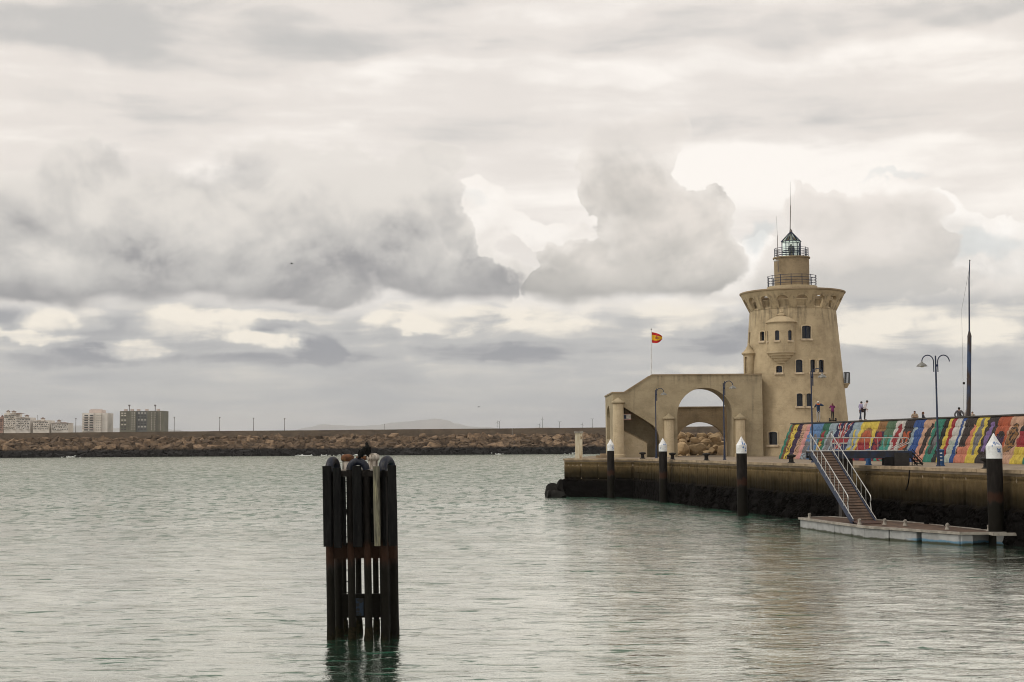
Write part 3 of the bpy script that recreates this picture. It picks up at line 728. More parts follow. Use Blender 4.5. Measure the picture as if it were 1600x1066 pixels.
# three attached round piers
for pc, hw, py in ((965.6, 8.6, 629.5), (1044.5, 7.6, 654.5), (1155.5, 7.6, 654)):
    r = hw * AY / F; x = ax(pc); z = az(pc, py, AY - .4)
    pr = MB().lathe([(r * 1.22, DZ - .1), (r * 1.22, DZ + .3), (r * 1.04, DZ + .36), (r * .96, z - .12)], (x, AY - .25, 0), 28).build('pier', M['plaster_pale'], ar, 30)
    MB().lathe([(r * .98, z - .12), (r * 1.26, z - .05), (r * 1.26, z + .1), (r * .8, z + .24), (r * .35, z + .42), (.03, z + .55)], (x, AY - .25, 0), 28).build('pier_cap', M['plaster_arc'], pr, 25)
# sign under the stair
sx_, sz_ = ax(980, 651), az(980, 651.5)
sg = empty('notice_board', (sx_, AY + .2, sz_), 'small red edged white notice hanging under the sloping stair', 'sign')
w2, h2 = 12.2 * mpp(AY), 8.2 * mpp(AY)
MB().box((sx_, AY + .36, sz_), (w2, .05, h2)).build('board', mk('notice_white', (.5, .48, .44), (.36, .34, .3), 4, rough=.6), sg)
redm = mk('sign_red', (.34, .035, .03), (.22, .03, .025), 5, rough=.5)
for s in (-1, 1): MB().box((sx_, AY + .37, sz_ + s * (h2 / 2 + .02)), (w2 + .08, .08, .05)).build('border', redm, sg)
MB().box((sx_ - w2 * .27, AY + .325, sz_), (w2 * .38, .02, h2 * .7)).build('picture', M['blue'], sg)
MB().tube([(sx_ - .25, AY + .37, sz_ + h2 / 2), (sx_ - .25, AY + .37, az(978, 638) + .6)], .015, 5).build('hanger', M['black'], sg)
MB().tube([(sx_ + .25, AY + .37, sz_ + h2 / 2), (sx_ + .25, AY + .37, az(984, 641) + .6)], .015, 5).build('hanger', M['black'], sg)
# flagpole and flag
fpx = P(1017.3, 586, AY + .6); ftop = P(1017.6, 514.5, AY + .6)
fp = empty('flagpole', (fpx.x, AY + .6, fpx.z - .6), 'thin white flagpole standing on the arcade parapet', 'flagpole')
MB().tube([(fpx.x, AY + .6, fpx.z - .8), (ftop.x, AY + .6, ftop.z)], [.06, .035], 8).build('pole', M['white'], fp)
MB().ball((ftop.x, AY + .6, ftop.z), .07, 8, 6).build('finial', M['pole'], fp)
def flag():
    x0 = ftop.x + .05; w = 17 * mpp(AY); zt = P(1018, 518.2, AY).z; zb = P(1018, 534.5, AY).z
    nx, nz = 30, 24; vs = []; h = zt - zb
    for i in range(nx + 1):
        for j in range(nz + 1):
            u = i / nx; v = j / nz
            top = zt - h * (.02 + .62 * u ** 1.7 * .62); bot = zb - h * .02 - h * .10 * math.sin(u * 2.4) + h * .42 * u ** 3
            vs.append((x0 + w * (u - .03 * u * u), AY + .6 + .16 * math.sin(u * 7 + v * 1.4) * u ** .6, top + (bot - top) * v))
    fs = [(i * (nz + 1) + j, (i + 1) * (nz + 1) + j, (i + 1) * (nz + 1) + j + 1, i * (nz + 1) + j + 1) for i in range(nx) for j in range(nz)]
    m = MB(); m.v = vs; m.f = fs
    for i in range(nx):
        for j in range(nz):
            v = (j + .5) / nz; m.m.append(0 if (v < .26 or v > .75) else 1)
    ro = tag(m.build('flag', [mk('flag_red', (.50, .012, .012), (.40, .01, .01), 4, rough=.8), mk('flag_yellow', (.80, .47, .01), (.68, .38, .01), 4, rough=.8)], smooth=1, loc=(x0, AY + .6, zb)), 'red and yellow national flag blowing from the thin flagpole', 'flag')
    e = MB()
    for dx, dz, rx, rz in ((0, 0, .10, .16), (0, .18, .06, .05), (-.15, 0, .03, .15), (.15, 0, .03, .15)):
        n = 12; e.prism([(x0 + w * .44 + dx + rx * math.cos(2 * PI * k / n), zb + h * .42 + dz + rz * math.sin(2 * PI * k / n)) for k in range(n)], AY + .38, AY + .40, 'y')
    e.build('emblem', mk('emblem_red', (.30, .06, .03), (.35, .16, .04), 14, rough=.8), ro)
flag()
# ------------------------------------------------------------------ quay
bk = (9.2, 163.5); bk2 = (60.0, 168.0)
poly = [QA, QB, QC, QE, (90, QE[1]), (90, 168), bk2, bk]
MB().prism(poly, 1.2, DZ, 'z').build('quay_deck', M['deck'], None, loc=(30, 120, 0)).update_tag()
tag(bpy.data.objects['quay_deck'], kind='structure')
# sloping revetment ground under the boulders behind the arcade
MB().prism([(163.0, DZ - .05), (163.0, -2), (176, -2), (174, -1), (165.5, 3.2)], 9, 90, 'x').build('revetment', M['quay'], None).update_tag()
tag(bpy.data.objects['revetment'], kind='structure')
# paving joints: separate coping course on the edge
def offs(p, q, d):
    v = Vector((q[0] - p[0], q[1] - p[1])).normalized(); return Vector((-v.y, v.x)) * d
def wall_grid(pts, z0, z1, step, nz, disp, mat, name, label):
    """displaced wall sheet along a polyline; outward = right-hand side when walking pts (towards the harbour)"""
    vs = []; cols = []
    s0 = 0
    for (a, b) in zip(pts, pts[1:]):
        a = Vector(a); b = Vector(b); L = (b - a).length; n = max(2, int(L / step)); d = (b - a) / L; out = Vector((d.y, -d.x))
        for i in range(n + (1 if b == Vector(pts[-1]) else 0)):
            cols.append((a + d * (L * i / n), out, s0 + L * i / n))
        s0 += L
    for c, out, s in cols:
        for j in range(nz + 1):
            z = z0 + (z1 - z0) * j / nz; q = c + out * disp(s, z); vs.append((q.x, q.y, z))
    m = MB(); m.v = vs; n = nz + 1
    m.f = [(i * n + j, (i + 1) * n + j, (i + 1) * n + j + 1, i * n + j + 1) for i in range(len(cols) - 1) for j in range(nz)]; m.m = [0] * len(m.f)
    return m
rn = random.Random(5)
hsh = lambda a, b=0: (math.sin(a * 127.1 + b * 311.7) * 43758.5453) % 1.0
Lfront = (Vector(QB) - Vector(QA)).length + 5
def qdisp(s, z):
    d = .06
    if z > 1.75:
        col = 2.35 if s > 14 else 1.9
        k = math.floor(s / col); u = (s / col) - k
        d += .045 * hsh(k) 
        jd = min(u, 1 - u) * col
        if jd < .06: d -= .10
        # shallow ribs like the prints of old planking
        d += .03 * abs(math.sin(s * PI / .48)) * (1 if z < 3.1 else .2)
        if 3.12 < z < 3.2: d -= .05
        if s < 14:
            r = math.floor((z - 1.75) / .62); fz = ((z - 1.75) / .62) % 1
            if fz < .1: d -= .08
            d += .07 * hsh(r * 7 + math.floor(s / 1.9 + .5 * (r % 2)), 3)
    else:
        s = s + .35 * math.sin(s * 1.3 + z * 2) + .2 * math.sin(s * 3.1); z = z + .12 * math.sin(s * 2.3) + .08 * math.sin(s * 5.1)
        r = math.floor(z / .55); fz = (z / .55) % 1; kk = math.floor(s / .62 + .5 * (r % 2)); u = (s / .62 + .5 * (r % 2)) % 1
        bump = max(0, math.sin(PI * u)) ** .4 * max(0, math.sin(PI * fz)) ** .4
        k = min(1, max(0, (s - 14) / 12))
        d += .1 + (.3 + .7 * k) * (.11 * bump + .22 * hsh(kk, r) + .05 * math.sin(s * 13 + z * 17)) + (1.75 - z) * (.05 + .16 * k) + .05 * math.sin(s * .7)
    return d
backL = (6.6, 163.0)
# vertices run from the hidden back corner round to the near end
pts = [bk, QA, QB, QC, (QC[0] + qd.x * 25, QC[1] + qd.y * 25)]
wq = wall_grid(pts[0:1] + pts[1:], -1.2, DZ - .3, .12, 40, lambda s, z: -qdisp(max(0, s - (Vector(QA) - Vector(bk)).length), z) * -1, None, '', '')
QWALL = empty('quay_wall', (QB[0], QB[1], 0), 'brown stone quay wall with dark wet algae covered foot', 'quay wall')
fix = wq.build('wall_face', M['quay'], QWALL)
# far end of the wall runs on beyond the picture in simple form
fe = (QC[0] + qd.x * 25, QC[1] + qd.y * 25)
MB().prism([fe, QE, (QE[0] + 1.5, QE[1]), (fe[0] + 1.5, fe[1])], -1.2, DZ - .3, 'z').build('wall_end', M['quay'], QWALL)
cpm = MB()
def coping_run(a, b, w=.62, h=.17, blk=1.35, out=.12):
    a = Vector(a); b = Vector(b); L = (b - a).length; d = (b - a) / L; o = Vector((d.y, -d.x)); n = int(L / blk)
    ang = math.atan2(d.y, d.x)
    for i in range(n):
        c = a + d * (L * (i + .5) / n) + o * (out - w / 2)
        cpm.box((c.x, c.y, DZ - .03 - h / 2 + .04 + rn.uniform(-.008, .012)), (L / n - .025, w + rn.uniform(-.02, .02), h), ang)
coping_run(bk, QA); coping_run(QA, QB); coping_run(QB, QC); coping_run(QC, fe)
cpm.build('coping', M['coping'], QWALL)
# rope/chain hanging from the edge
def chain():
    e0 = Vector(G(1417, 733, DZ - .15)); e1 = Vector(G(1431, 735, DZ - .15)); e0.x -= .35; e1.x -= .35
    pts = [e0.lerp(e1, k / 14) + Vector((0, 0, -.0 - 1.1 * math.sin(PI * k / 14) ** .7)) for k in range(15)]
    tag(MB().tube(pts, .035, 6, True).build('mooring_chain', M['black'], None, loc=e0), 'dark chain looped over the quay edge right of the landing stage', 'chain')
chain()
# ------------------------------------------------------------------ bollards
def bollard_proto(name='mooring_bollard'):
    m = MB().lathe([(.26, 0), (.26, .05), (.17, .10), (.15, .34), (.17, .40), (.30, .46), (.33, .52), (.30, .58), (.16, .62), (.02, .63)], (0, 0, 0), 20)
    m.tube([(-.36, 0, .5), (.36, 0, .5)], .07, 8)
    return m.mesh(name, M['iron'], smooth=35)
bm_ = bollard_proto()
bl_lab = {1003.5: 'black iron bollard on the quay edge between the first two white capped piles', 1050.5: 'black iron bollard beside the second round pier of the arcade',
          1103.5: 'black iron bollard before the boulders in the big arch', 1236.5: 'black iron bollard at the left foot of the painted wall', 1541.5: 'largest black bollard, left of the nearest white capped pile'}
for px, py in ((1003.5, 716.4), (1050.5, 718), (1103.5, 719.6), (1236.5, 724.6), (1541.5, 733)):
    # stand 0.55 m in from the edge at that column
    best = None
    for i in range(800):
        s = i / 800; c = Vector(QB).lerp(Vector(QC), s); q = c + Vector((-qd.y, qd.x)) * 0 + Vector((.72, .15)); p = proj((q.x, q.y, DZ))
        if best is None or abs(p[0] - px) < best[0]: best = (abs(p[0] - px), q)
    o = bpy.data.objects.new('bollard', bm_); COL.objects.link(o); o.location = (best[1].x, best[1].y, DZ - .01); o.rotation_euler.z = 1.4
    tag(o, bl_lab[px], 'bollard', 'iron bollards along the quay edge')
# white post at the quay's end
wp = P(904.5, 716, 138.6)
wpe = empty('end_post', (wp.x, wp.y, DZ), 'tall rusty white square post at the far left end of the quay', 'post')
zt_ = P(904.5, 677, 138.6).z; ww = 11.2 * mpp(138.6)
MB().box((wp.x, wp.y, (DZ + zt_) / 2), (ww, .5, zt_ - DZ)).build('shaft', mk('rusty_white', (.62, .57, .44), (.50, .43, .30), 2.5, stretch=(2, 2, .4), rough=.8, c3=(.30, .15, .05)), wpe)
MB().box((wp.x, wp.y, zt_ + .09), (ww + .16, .64, .18)).build('cap', M['concrete_pale'], wpe)
h_ = P(908, 684, 138.3); MB().tube([(h_.x - .02, h_.y - .12, h_.z + .12), (h_.x, h_.y - .2, h_.z), (h_.x - .02, h_.y - .12, h_.z - .14)], .05, 6).build('ring', M['rust'], wpe)
tag(MB().box((P(940, 714, 141).x, 141, DZ + .14), (1.1, .8, .28)).box((P(938, 714, 141).x + .3, 141.1, DZ + .36), (.6, .5, .18)).build('stone_slab', M['coping'], None, loc=(P(940, 714, 141).x, 141, DZ)), 'low pale stone block lying left of the arcade corner', 'stone')

# ------------------------------------------------------------------ mural wall
MA = Vector((P(1219.5, 717, 125).x, 125.0)); MBb = Vector((P(1600, 726, 87).x, 87.0)); md = (MBb - MA).normalized(); mo = Vector((-md.y, md.x))   # mo: inward (away from harbour)
if mo.x < 0: mo = -mo
MH = 3.02; ML = 62.0; LEAN = 1.1
def mu(px, v=0.0):                        # distance along the wall that shows in this column at its foot
    lo, hi = -5.0, 60.0
    for _ in range(40):
        mid = (lo + hi) / 2; q = MA + md * mid; p = proj((q.x, q.y, DZ))[0]
        if p < px: lo = mid
        else: hi = mid
    return (lo + hi) / 2
def hexc(r, g, b, k=.8):
    a = lin(r, g, b); return (a[0] * k, a[1] * k, a[2] * k)
TEAL = (.010, .20, .135); BRN = (.17, .065, .022); YEL = (.62, .46, .008); PUR = (.035, .012, .055); PEA = (.52, .30, .19); PNK = (.60, .26, .24)
BLU = (.08, .20, .42); GRN = (.008, .13, .07); PBL = (.27, .36, .42); NAV = (.010, .018, .085); RED = (.30, .008, .018); WHT = (.52, .50, .46); ORA = (.42, .075, .015)
SGR = (.07, .15, .075); DBR = (.032, .020, .018); RBL = (.012, .07, .28); BLK = (.012, .012, .012); SAL = (.55, .17, .09); LIL = (.20, .12, .32); GRY = (.16, .155, .165); PGR = (.36, .43, .38); OCH = (.28, .13, .03); CRM = (.44, .07, .05); AQU = (.012, .28, .22)
def i5(x): return 1210 + x / 7.615
def i6(x): return 1400 + x / 7.615
stripes = [(i5(60), TEAL), (i5(95), BRN), (i5(125), YEL), (i5(172), PUR), (i5(228), PEA), (i5(282), PNK), (i5(322), BLU), (i5(470), GRN), (i5(548), PBL), (i5(640), NAV), (i5(825), PBL), (i5(922), YEL), (i5(1120), PUR), (i5(1222), SGR), (i5(1330), WHT),
           (i6(-8), DBR), (i6(102), RBL), (i6(222), PEA), (i6(338), TEAL), (i6(452), BLK), (i6(505), YEL), (i6(542), RED), (i6(582), WHT), (i6(655), RBL), (i6(702), DBR), (i6(838), YEL), (i6(962), DBR), (i6(1092), ORA), (i6(1238), PEA), (i6(1385), RED), (i6(1530), TEAL), (i6(1600), PNK), (i6(1700), NAV), (i6(1800), YEL), (i6(1900), SGR), (i6(2000), WHT)]
su = [(mu(p), c) for p, c in stripes]
for c_ in (YEL, RBL, PEA, DBR, GRN, RED, WHT, BLU, ORA, TEAL, PNK, NAV, YEL, PUR, PBL, SGR, SAL, BLK): su.append((su[-1][0] + 1.25, c_))
def i5u(x): return mu(i5(x))
def i6u(x): return mu(i6(x))
_uc = {}
def U5(x):
    if x not in _uc: _uc[x] = i5u(x)
    return _uc[x]
def U6(x): return U5(x + 1446.85)
def ell(u, v, cu, cv, ru, rv): return ((u - cu) / ru) ** 2 + ((v - cv) / rv) ** 2 < 1
def mcol(u, v):
    c = TEAL; k = 0
    for i, (a, b) in enumerate(su):
        if u >= a: c = b; k = i
    a = su[k][0]; b = su[k + 1][0] if k + 1 < len(su) else a + 3; f = (u - a) / (b - a)
    wv = .5 + .5 * math.sin(v * 19 + k)
    w = mw(u, v)
    if k == 2:   # yellow chain links on brown
        if abs(f - .5 - .18 * math.sin(v * 22)) < .09 and math.sin(v * 38) > -.1: c = BRN
        if ell(f, v, .55, .30, .35, .1) and w > .5: c = BRN
    elif k == 4:
        if ell(f, v, .5, .62, .42, .17) and math.sin(u * 31 + v * 50) * math.sin(v * 67 - u * 9) > .25: c = DBR
        if ell(f, v, .45, .30, .4, .14) and math.sin(u * 27 - v * 40) > .72: c = BRN
    elif k == 6:
        if v < .50 and f < .42: c = GRY
        if ell(f, v, .62, .48, .17, .24): c = GRY
        if v < .2 and f < .55: c = GRY if w > .4 else PBL
    elif k == 7:
        if ell(f, v, .45, .55, .22, .24): c = RED
        if ell(f, v, .35, .38, .32, .13): c = YEL if w > .45 else RED
        if ell(f, v, .5, .2, .35, .07): c = RED
        if v < .12: c = BRN if v > .05 else GRN
    elif k == 8:
        if ell(f, v, .5, .55, .28, .24) or (abs(f - .5) < .28 and .1 < v < .55): c = GRY
        if v < .22: c = PUR
    elif k == 9: # saltire and cross in red and white on navy
        x = (f - .47) * 2; y = (v - .52) * 1.55
        if abs(abs(x) * .95 - abs(y) * .98) < .15: c = WHT
        if abs(abs(x) * .95 - abs(y) * .98) < .085: c = RED
        if abs(x) < .17 or abs(y) < .135: c = WHT
        if abs(x) < .10 or abs(y) < .085: c = RED
    elif k == 10:
        if abs(f - (.62 - .5 * abs(v - .42))) < .12 and v < .8: c = YEL
        if abs(f - (.50 - .5 * abs(v - .42))) < .035 and v < .8: c = BLK
        if abs(f - .82) < .08 and v < .45: c = NAV
        if ell(f, v, .3, .2, .25, .14): c = YEL if w > .4 else NAV
    elif k == 11:
        if ell(f, v, .5, .50, .38, .34) or (abs(f - .5) < .38 and v < .5): c = ORA
        if ell(f, v, .5, .50, .38, .34) and not ell(f, v, .5, .49, .32, .29) and v > .5: c = OCH
        if v < .47 and abs(f - .5) < .38: c = RED
        if ell(f, v, .42, .14, .2, .14): c = PUR
        if v < .33 and f > .88: c = NAV
    elif k == 12:
        if v > .74: c = OCH
        elif v > .42 and ell(f, v, .5, .58, .38, .16): c = RED
        elif v < .42 and .18 < f < .82: c = RED if w > .35 else PUR
        if v < .30 and f > .85: c = AQU
    elif k == 13:
        if (abs(f - .25) < .14 or abs(f - .8) < .13) and v < .64: c = AQU
        if .22 < v < .36: c = AQU
        if v < .1: c = AQU if w > .5 else RED
    elif k == 14:
        if ell(f, v, .56, .78, .22, .13) or (abs(f - .5) < .17 and v < .74): c = RED
        if ell(f, v, .42, .55, .36, .10): c = RED
        if v < .08: c = RED
    elif k == 15:
        if (abs(f - .45) < .33 and .33 < v < .72 and not (ell(f, v, .45, .75, .12, .1))): c = ORA
        if ell(f, v, .5, .5, .13, .07): c = DBR
        if ell(f, v, .4, .26, .26, .10): c = ORA
    elif k == 16:
        if f < .34 + .10 * math.sin(v * 17) and v < .82: c = PBL
        if .35 < v < .46 and f < .62: c = PBL if f < .3 else RBL
        if v < .20 and f < .5 + .2 * w: c = PGR
    elif k == 17:
        if ell(f, v, .62, .60, .25, .22) or (abs(f - .82) < .1 and .6 < v < .90): c = DBR
        if ell(f, v, .55, .34, .22, .2) or (abs(f - .62) < .09 and .16 < v < .4): c = DBR
        if v < .42 and c == PEA: c = (.58, .26, .17)
        if .05 < v < .15 and w > .75: c = SAL
    elif k == 18:
        if ell(f, v, .52, .48, .30, .28): c = GRY if f > .5 else BLK
        if ell(f, v, .42, .30, .22, .12): c = (.05, .05, .05)
    elif k == 22:
        if v < .5: c = PGR
    elif k == 23:
        if f > .8 - .3 * v: c = WHT if v > .2 else RBL
        if v > .92: c = RBL
    elif k == 24:
        if f > 1.02 - .62 * (1 - v) ** .8 - .06 and v < .84: c = SAL
        if v < .36 and f > .06: c = SAL
    elif k == 25:
        if ell(f, v, .52, .84, .20, .14) or ell(f, v, .5, .55, .34, .2) or (abs(f - .5) < .13 and .18 < v < .5): c = GRY
    elif k == 26:
        if ell(f, v, .52, .74, .2, .16) or ell(f, v, .36, .60, .2, .10) or (abs(f - .42) < .16 and .26 < v < .6): c = LIL
    elif k == 27:
        if ell(f, v, .5, .48, .42, .2) and v < .68: c = PUR
        if ell(f, v, .55, .62, .26, .07): c = DBR
        if v < .3: c = PUR if w > .4 else ORA
    elif k == 28:
        e = ((f - .5) / .42) ** 2 + ((v - .55) / .29) ** 2
        if e < 1: c = OCH
        if abs(e - .5) < .09 or abs(e - .95) < .08 or abs(e - .12) < .05: c = DBR
        if ell(f, v, .25, .32, .22, .08): c = OCH
    elif k == 29:
        c = BLK if v > .68 else (RED if v > .36 else YEL)
    return c
def mw(u, v): return .5 + .5 * math.sin(u * 7.3 + 3 * math.sin(v * 21)) * math.sin(v * 29 + u * 2)
def mdisp(u, v):
    """five rough courses of rounded blocks"""
    r = v * 5; k = math.floor(r); fz = r - k
    off = .37 * (k % 2); bw = .62; bu = u / bw + off + .12 * math.sin(k * 3.1 + u); kb = math.floor(bu); fb = bu - kb
    ed = max(0, math.sin(PI * min(1, fz * 1.02))); eb = max(0, math.sin(PI * fb))
    d = .10 * ed ** .5 * (.6 + .4 * eb ** .5)
    d += .045 * hsh(kb, k) + .030 * math.sin(u * 21 + k * 2 + 2 * math.sin(v * 9)) + .012 * math.sin(u * 37 + v * 13 + 2 * math.sin(u * 5))
    d += (1 - v) * .12
    return d
def mural():
    root = empty('painted_wall', (MA.x, MA.y, DZ), 'long leaning rough block wall covered in brightly painted vertical panels', 'painted wall')
    us = list(np.arange(0, 41.5, .034)) + list(np.arange(41.5, ML, .25)); nv = 84; vs = []
    for u in us:
        for j in range(nv + 1):
            v = j / nv; b = MA + md * u + mo * (LEAN * v) - mo * mdisp(u, min(v, .999)) * (1 if v < .985 else .4)
            vs.append((b.x, b.y, DZ - .02 + MH * v))
    n = nv + 1; fs = [(i * n + j, (i + 1) * n + j, (i + 1) * n + j + 1, i * n + j + 1) for i in range(len(us) - 1) for j in range(nv)]
    m = MB(); m.v = vs; m.f = fs; m.m = [0] * len(fs)
    off = root_off(root); me = bpy.data.meshes.new('painted_face'); me.from_pydata([tuple(Vector(p) - off) for p in vs], [], fs)
    at = me.color_attributes.new('paint', 'FLOAT_COLOR', 'CORNER'); arr = np.ones((len(fs) * 4, 4), np.float32); q = 0
    for i in range(len(us) - 1):
        u = (us[i] + us[i + 1]) / 2
        for j in range(nv):
            v = (j + .5) / nv; uj = u + .022 * math.sin(v * 31 + u * 3) + .012 * math.sin(v * 77)
            vj = v + .006 * math.sin(u * 23)
            c = mcol(uj, vj); dd = mdisp(u, v)
            g_ = .3 * c[0] + .6 * c[1] + .1 * c[2]; arr[q:q + 4, :3] = [x_ * .86 + g_ * .13 + .004 for x_ in c]; q += 4
    at.data.foreach_set('color', arr.ravel())
    mt, t, b = material('mural_paint')
    ca = t.n('ShaderNodeVertexColor'); ca.layer_name = 'paint'; co = t.n('ShaderNodeNewGeometry').outputs['Position']
    wear = t.ss(t.noise(co, 2.5, 6, .7), .3, .75, .58, .98); c = t.mix(1.0, ca.outputs[0], t.comb(wear, wear, wear), 'MULTIPLY')
    chip = t.ss(t.noise(co, 6.0, 5, .7), .66, .74); c = t.mix(t.m('MULTIPLY', chip, .6), c, (.12, .10, .08))
    t.L(c, b.inputs['Base Color']); b.inputs['Roughness'].default_value = .8
    bn = t.n('ShaderNodeBump'); bn.inputs['Distance'].default_value = .05; t.L(t.noise(co, 7, 6, .65), bn.inputs['Height']); t.L(bn.outputs[0], b.inputs['Normal'])
    me.materials.append(mt); me.polygons.foreach_set('use_smooth', [True] * len(me.polygons)); me.update()
    o = bpy.data.objects.new('painted_face', me); COL.objects.link(o); o.parent = root
    # body and crest
    def at_(u, d): q = MA + md * u + mo * d; return (q.x, q.y)
    MB().prism([at_(.0, LEAN + .12), at_(ML, LEAN + .12), at_(ML, 2.6), at_(.0, 2.6)], DZ - .1, DZ + MH, 'z').add([(*at_(0, .0), DZ), (*at_(0, LEAN + .13), DZ), (*at_(0, LEAN + .13), DZ + MH - .02)], [(0, 1, 2)]).build('wall_body', M['plaster_dark'], root)
    MB().prism([at_(-.05, LEAN - .1), at_(ML, LEAN - .1), at_(ML, 2.7), at_(-.05, 2.7)], DZ + MH + .005, DZ + MH + .10, 'z').build('coping', mk('dark_coping', (.045, .042, .04), (.075, .068, .06), 2, rough=.9), root)
    MB().prism([at_(.2, 2.7), at_(ML, 2.7), at_(ML, 16), at_(.2, 16)], DZ - .1, DZ + MH - .82, 'z').build('promenade', M['deck'], None).update_tag()
    tag(bpy.data.objects['promenade'], kind='structure')
mural()
def crest(px, d=LEAN + .45, z=DZ + MH + .1):
    lo, hi = -3.0, 60.0
    for _ in range(40):
        mid = (lo + hi) / 2; q = MA + md * mid + mo * d
        if proj((q.x, q.y, z))[0] < px: lo = mid
        else: hi = mid
    q = MA + md * lo + mo * d; return Vector((q.x, q.y, z))
# ------------------------------------------------------------------ tall mast behind the wall
mb = crest(1513, 4.0, DZ + MH - .82)
mast = empty('signal_mast', mb, 'tall dark blue mast with rusty thick lower tube behind the painted wall', 'mast')
zt1 = P(1514.7, 517, mb.y).z; zt2 = P(1515.3, 407, mb.y).z; xt2 = P(1515.3, 407, mb.y).x; xm = P(1514.5, 517, mb.y).x
mtube = mk('mast_tube', (.02, .045, .11), (.035, .022, .017), 1.2, stretch=(1, 1, .5), rough=.6, contrast=(.42, .58), world=True)
MB().tube([mb, (xm, mb.y, zt1 - .45)], [.158, .142], 14).tube([(xm, mb.y, zt1 - .45), (xm, mb.y, zt1 - .02)], [.16, .06], 14).build('lower_tube', mtube, mast, 40)
MB().tube([(xm, mb.y, zt1 - .1), (xm + (xt2 - xm) * .5, mb.y, (zt1 + zt2) / 2 + 1.2), (xt2, mb.y, zt2)], [.055, .045, .03], 10).build('topmast', M['blue'], mast)
MB().ball((xt2, mb.y, zt2), .05, 8, 5).build('truck', M['iron'], mast)
MB().tube([(mb.x - .3, mb.y, mb.z + .1), (mb.x - .22, mb.y, zt1 + 1.5), (xt2 - .06, mb.y, zt2 - .6)], .008, 4).build('halyard', M['pole'], mast)
MB().box((mb.x - .22, mb.y, P(1510, 599, mb.y).z), (.12, .12, .16)).build('cleat', M['iron'], mast)
# ------------------------------------------------------------------ street lamps
def lamp(px, py, Y, h, arms, label, grp='blue quay lamps'):
    b = G(px, py, DZ) if Y is None else Vector((P(px, py, Y).x, Y, DZ))
    o = empty('street_lamp', b, label, 'street lamp', grp)
    MB().lathe([(.15, 0), (.15, .05), (.1, .1), (.085, .9), (.06, 1.0), (.05, h - 1.0), (.045, h - .2)], b, 12).build('pole', M['blue'], o, 40)
    MB().tube([b + Vector((.12 if len(arms) < 2 else 0, 0, h - 1.25)), b + Vector((.12 if len(arms) < 2 else 0, 0, h - .05))], .045, 8).tube([b + Vector((-.02, 0, h - .62)), b + Vector((.12, 0, h - .62))], .07, 8).build('bracket', M['blue'], o)
    for s, lit in arms:
        x0 = .12 * s; rad = .34
        pts = [b + Vector((x0, 0, h - 1.0))] + [b + Vector((x0 + s * rad * (1 - math.cos(a)), 0, h - .40 + .38 * math.sin(a))) for a in [PI * k / 14 for k in range(15)]]
        if lit: pts.append(pts[-1] + Vector((0, 0, -.10)))
        am = MB().tube(pts, .032, 8).build('arm', M['blue'], o)
        if lit:
            e = pts[-1]
            sh = MB().lathe([(.03, .12), (.06, .09), (.08, .04), (.18, -.01), (.27, -.09), (.32, -.17), (.29, -.17), (.15, -.09), (.02, -.06)], e, 20).build('lamp_shade', M['alum'], am, 40)
            MB().ball(e + Vector((0, 0, -.15)), .13, 10, 6, (1, 1, .6)).build('diffuser', mk('milky_plastic', (.45, .42, .34), (.38, .35, .28), 4, rough=.3) if 'milky_plastic' not in bpy.data.materials else bpy.data.materials['milky_plastic'], am, 1)
    return o
def lh(px, ptop, Y): return P(px, ptop, Y).z - DZ
lamp(1025.6, 716, 139, lh(1025, 606.5, 139), [(1, 1)], 'blue lamp post with one arm before the arcade stair, farthest of the quay lamps')
lamp(1132.2, 718, 121, lh(1132, 595, 121), [(1, 1)], 'blue lamp post with one arm at the right edge of the big arch')
lamp(1270.2, 723, 101.5, lh(1270, 575.5, 101.5), [(1, 1)], 'blue one armed lamp post before the lighthouse windows')
lamp(1466.5, 728.5, 82.5, lh(1464, 554.5, 82.5), [(-1, 1), (1, 0)], 'blue lamp post with two curved arms and a single shade')
# small blue pedestals on the quay
pd = MB().lathe([(.2, 0), (.2, .06), (.16, .08), (.16, .85), (.19, .88), (.19, .95), (.02, 1.0)], (0, 0, 0), 16).mesh('pedestal', M['blue_bright'], smooth=35)
for px, Y, lb in ((1308.5, 92, 'bright blue service pedestal behind the gangway handrail'), (1357.0, 88, 'bright blue service pedestal under the middle of the landing stage'), (1469.8, 83.4, 'blue service pedestal right behind the two armed lamp')):
    o = bpy.data.objects.new('service_pedestal', pd); COL.objects.link(o); p = P(px, 722, Y); o.location = (p.x, Y, DZ)
    if px > 1400: o.scale = (1.25, 1.25, 1.0)
    tag(o, lb, 'pedestal', 'blue pedestals on the quay')
    if px > 1400:
        w = MB()
        for z in (.35, .55, .75): w.box((-.04, -.17, z), (.14, .02, .07))
        me = w.mesh('panel', M['white']); c = bpy.data.objects.new('panel', me); COL.objects.link(c); c.parent = o
